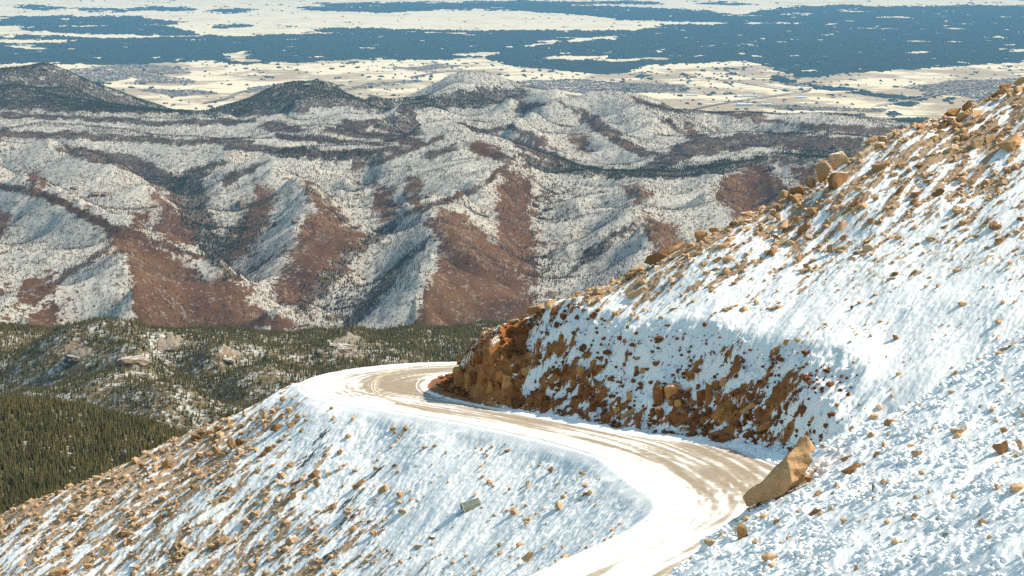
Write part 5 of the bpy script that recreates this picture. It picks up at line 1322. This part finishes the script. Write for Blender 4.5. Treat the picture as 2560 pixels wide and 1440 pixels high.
net_m = simple_mat("dark_netting", [(0.3, (0.022, 0.042, 0.042)), (0.7, (0.06, 0.095, 0.09))], 5.0, 0.9)
for k, (u, v, w, h, lab) in enumerate(((800, 1098, 3.4, 1.3, "torn strip of dark green netting highest on the snowy embankment"), (775, 1142, 3.6, 1.5, "crumpled dark green netting beside reddish stones on the talus"),
                                       (935, 1186, 2.2, 0.8, "small dark netting scrap between two orange rocks near the long orange slab"), (880, 1246, 3.4, 1.9, "wide torn dark netting downhill from the long orange slab"),
                                       (860, 1310, 2.6, 1.5, "dark netting remnant below the wide torn netting"), (835, 1375, 3.0, 1.4, "lowest dark netting remnant on the embankment"))):
    p = hit(u, v)
    nu, nv = 90, 44
    a, b_ = np.meshgrid(np.linspace(-.5, .5, nu), np.linspace(-.5, .5, nv))
    ca, sa = math.cos(R(38)), math.sin(R(38))
    x = p[0] + a * w * ca - b_ * h * sa; y = p[1] + a * w * sa + b_ * h * ca
    z = fz(x, y) + RELIEF(x, y) + 0.03 + 0.10 * np.abs(fbm(x * 1.7, y * 1.7, 3, 430 + k))
    mk = 0.55 * fbm(a * w * .9, b_ * h * 3.5, 4, 460 + k, .65) + 0.22 - 1.3 * np.maximum(np.abs(a), np.abs(b_)) ** 3 * 4
    fq = grid_faces(nv, nu); kf = (mk.ravel()[fq].mean(1) > 0.24) & (rnd01(fq[:, 0] // 3, fq[:, 0] * 0 + k, 7) > .4)
    fq = fq[kf]
    if len(fq) == 0: continue
    us = np.unique(fq); rm_ = np.full(nu * nv, -1); rm_[us] = np.arange(len(us))
    o = mesh_from("erosion_netting", np.stack([x, y, z], -1).reshape(-1, 3)[us], rm_[fq], net_m, smooth=False)
    sol = o.modifiers.new("thickness", 'SOLIDIFY'); sol.thickness = 0.015
    tag(o, lab, "netting", "torn netting on the embankment")

# dry grass
def grass(name, spots, n_each, hgt_, mat, label):
    q = np.random.default_rng(3); P = []
    for (u, v, ru, rv, m_) in spots:
        for _ in range(m_):
            p = hit(u + q.normal(0, ru), v + q.normal(0, rv))
            if p is None: continue
            for _ in range(n_each): P.append((p[0] + q.normal(0, .07), p[1] + q.normal(0, .07), p[2]))
    P = np.array(P); n = len(P)
    P[:, 2] += RELIEF(P[:, 0], P[:, 1])
    bv = np.array([(-.5, 0, 0), (.5, 0, 0), (0.0, 0, 1.0)]); bf = np.array([(0, 1, 2)])
    V, Fq = stamp(bv, bf, P, np.stack([np.full(n, .022), np.full(n, .022), q.uniform(.5, 1.2, n) * hgt_], 1), q.uniform(0, 6.28, n))
    V = V.reshape(n, 3, 3); V[:, 2, :2] += q.normal(0, .10, (n, 2)); V = V.reshape(-1, 3)
    o = mesh_from(name, V, Fq, mat, smooth=False); tag(o, label, "grass", kind='stuff')
straw = simple_mat("dry_grass", [(0.3, (0.28, 0.21, 0.10)), (0.7, (0.48, 0.40, 0.22))], 2.0)
grass("dry_grass", [(300, 1360, 130, 45, 90), (480, 1330, 120, 50, 90), (640, 1310, 90, 40, 60), (700, 1320, 40, 25, 30), (200, 1300, 100, 50, 50), (1842, 1315, 6, 8, 14), (2180, 700, 60, 16, 50), (2250, 660, 60, 20, 40), (2350, 640, 80, 25, 60), (2480, 660, 60, 20, 40), (2060, 560, 100, 30, 60), (1800, 660, 120, 30, 60)], 14, .24, straw, "dry straw-coloured grass tufts poking out of the snow")

# dark crags on the far hills and granite on the pine ridge
crag_m = rock_mat("hill_crag_rock", [(0.30, (0.08, 0.055, 0.04)), (0.45, (0.145, 0.10, 0.07)), (0.60, (0.22, 0.155, 0.105)), (0.72, (0.27, 0.20, 0.14))])
CR = [rock_mesh("crag", 500 + i, crag_m, 0.3, npts=30, rough=0.12, cuts=2) for i in range(5)]
def hit_far(u, v, f, y0, y1, st):
    d = ray(u, v); ys = np.arange(y0, y1, st); P = d[None] * (ys / d[1])[:, None]
    b_ = P[:, 2] < f(P[:, 0], P[:, 1])
    return P[int(np.argmax(b_))] if b_.any() else None
for u, v, w, h, lab in ((235, 486, 30, 18, "two-headed dark crag high on the snowy hill below the white crest"), (262, 486, 22, 16, "brown crag just right of the two-headed crag on the snowy hill"), (185, 470, 26, 12, "low dark crag left of the two-headed crag"),
                        (600, 508, 22, 26, "tall crag at the head of the long brown gully spur"), (690, 560, 20, 18, "pointed dark crag on the white spur in the middle hills"), (740, 556, 22, 14, "low crag near the pointed dark crag under the bright crest"),
                        (1340, 512, 24, 12, "dark crag on the steep snowy face right of the brown strip"), (1372, 520, 24, 14, "dark crag beside another on the steep snowy face"), (1355, 545, 18, 12, "small dark crag under the pair on the steep snowy face"),
                        (1070, 490, 18, 14, "blue-shadowed crag at the end of the dark ridge"), (1675, 300, 24, 16, "dark crag on the big white dome near the plain"), (1310, 372, 18, 14, "reddish crag on the wooded shoulder of the central peak"),
                        (2085, 368, 16, 20, "dark cliff crag among trees just above the skyline rocks"), (1930, 420, 22, 14, "dark crag at the top of the last brown slope"), (1365, 640, 18, 12, "lower dark crag beside the brown strip"), (770, 213, 26, 9, "snowy crag on the tip of the dark pointed hill"), (112, 172, 20, 9, "crag on the summit of the far dark hill")):
    p = hit_far(u, v + h * .3, hill_z, 7500, 21000, 8.0)
    if p is None: continue
    m = p[1] / F; o = bpy.data.objects.new("crag", CR[rr.randrange(5)])
    o.location = (p[0], p[1] + w * m * .2, p[2]); o.scale = (w * m, w * m * .9, h * m * 1.5); o.rotation_euler = (0, 0, rr.uniform(0, 6.28)); o.color = (.25, 0, 0, 1); COL.objects.link(o)
    tag(o, lab, "crag", "crags on the snowy hills")
for u, v, w, h, lab in ((185, 893, 70, 34, "steep granite outcrop at the crest of the nearer knoll"), (330, 898, 90, 40, "largest granite outcrop, in the middle of the pine ridge"), (430, 868, 60, 24, "pale granite dome behind the largest outcrop"), (850, 866, 90, 34, "snow-streaked granite dome near the road bend skyline"),
                        (800, 880, 36, 34, "dark granite tooth beside the snow-streaked dome"), (345, 935, 60, 22, "low granite ledge under the largest outcrop"), (560, 895, 60, 20, "small granite outcrop among pines in mid ridge"), (95, 1060, 22, 14, "pinkish bare rock in the dense near pines")):
    p = hit_far(u, v + h * .35, ridge_z, 2000, 6000, 4.0)
    if p is None: continue
    m = p[1] / F; o = bpy.data.objects.new("granite_outcrop", CR[rr.randrange(5)])
    o.location = (p[0], p[1] + w * m * .3, p[2]); o.scale = (w * m, w * m * .8, h * m * 0.9); o.rotation_euler = (0, 0, rr.uniform(0, 6.28)); o.color = (.2, 0, 0, 1); COL.objects.link(o)
    tag(o, lab, "rock outcrop", "granite outcrops on the pine ridge")
# ================================================================== the air
def make_haze():
    m = bpy.data.materials.new("haze_air"); m.use_nodes = True; nt = m.node_tree
    for n in list(nt.nodes):
        if n.type != 'OUTPUT_MATERIAL': nt.nodes.remove(n)
    out = next(n for n in nt.nodes if n.type == 'OUTPUT_MATERIAL')
    pv = nt.nodes.new("ShaderNodeVolumePrincipled")
    pv.inputs["Color"].default_value = (0.26, 0.58, 0.95, 1)
    pv.inputs["Density"].default_value = 0.95e-5
    pv.inputs["Anisotropy"].default_value = 0.0
    nt.links.new(pv.outputs[0], out.inputs["Volume"])
    bm = bmesh.new(); bm_box(bm, -60000, 60000, -3000, 158000, -1960, 40)
    o = bm_obj("haze", bm, m)
    tag(o, "thin blue haze over the plain", kind='stuff')
make_haze()
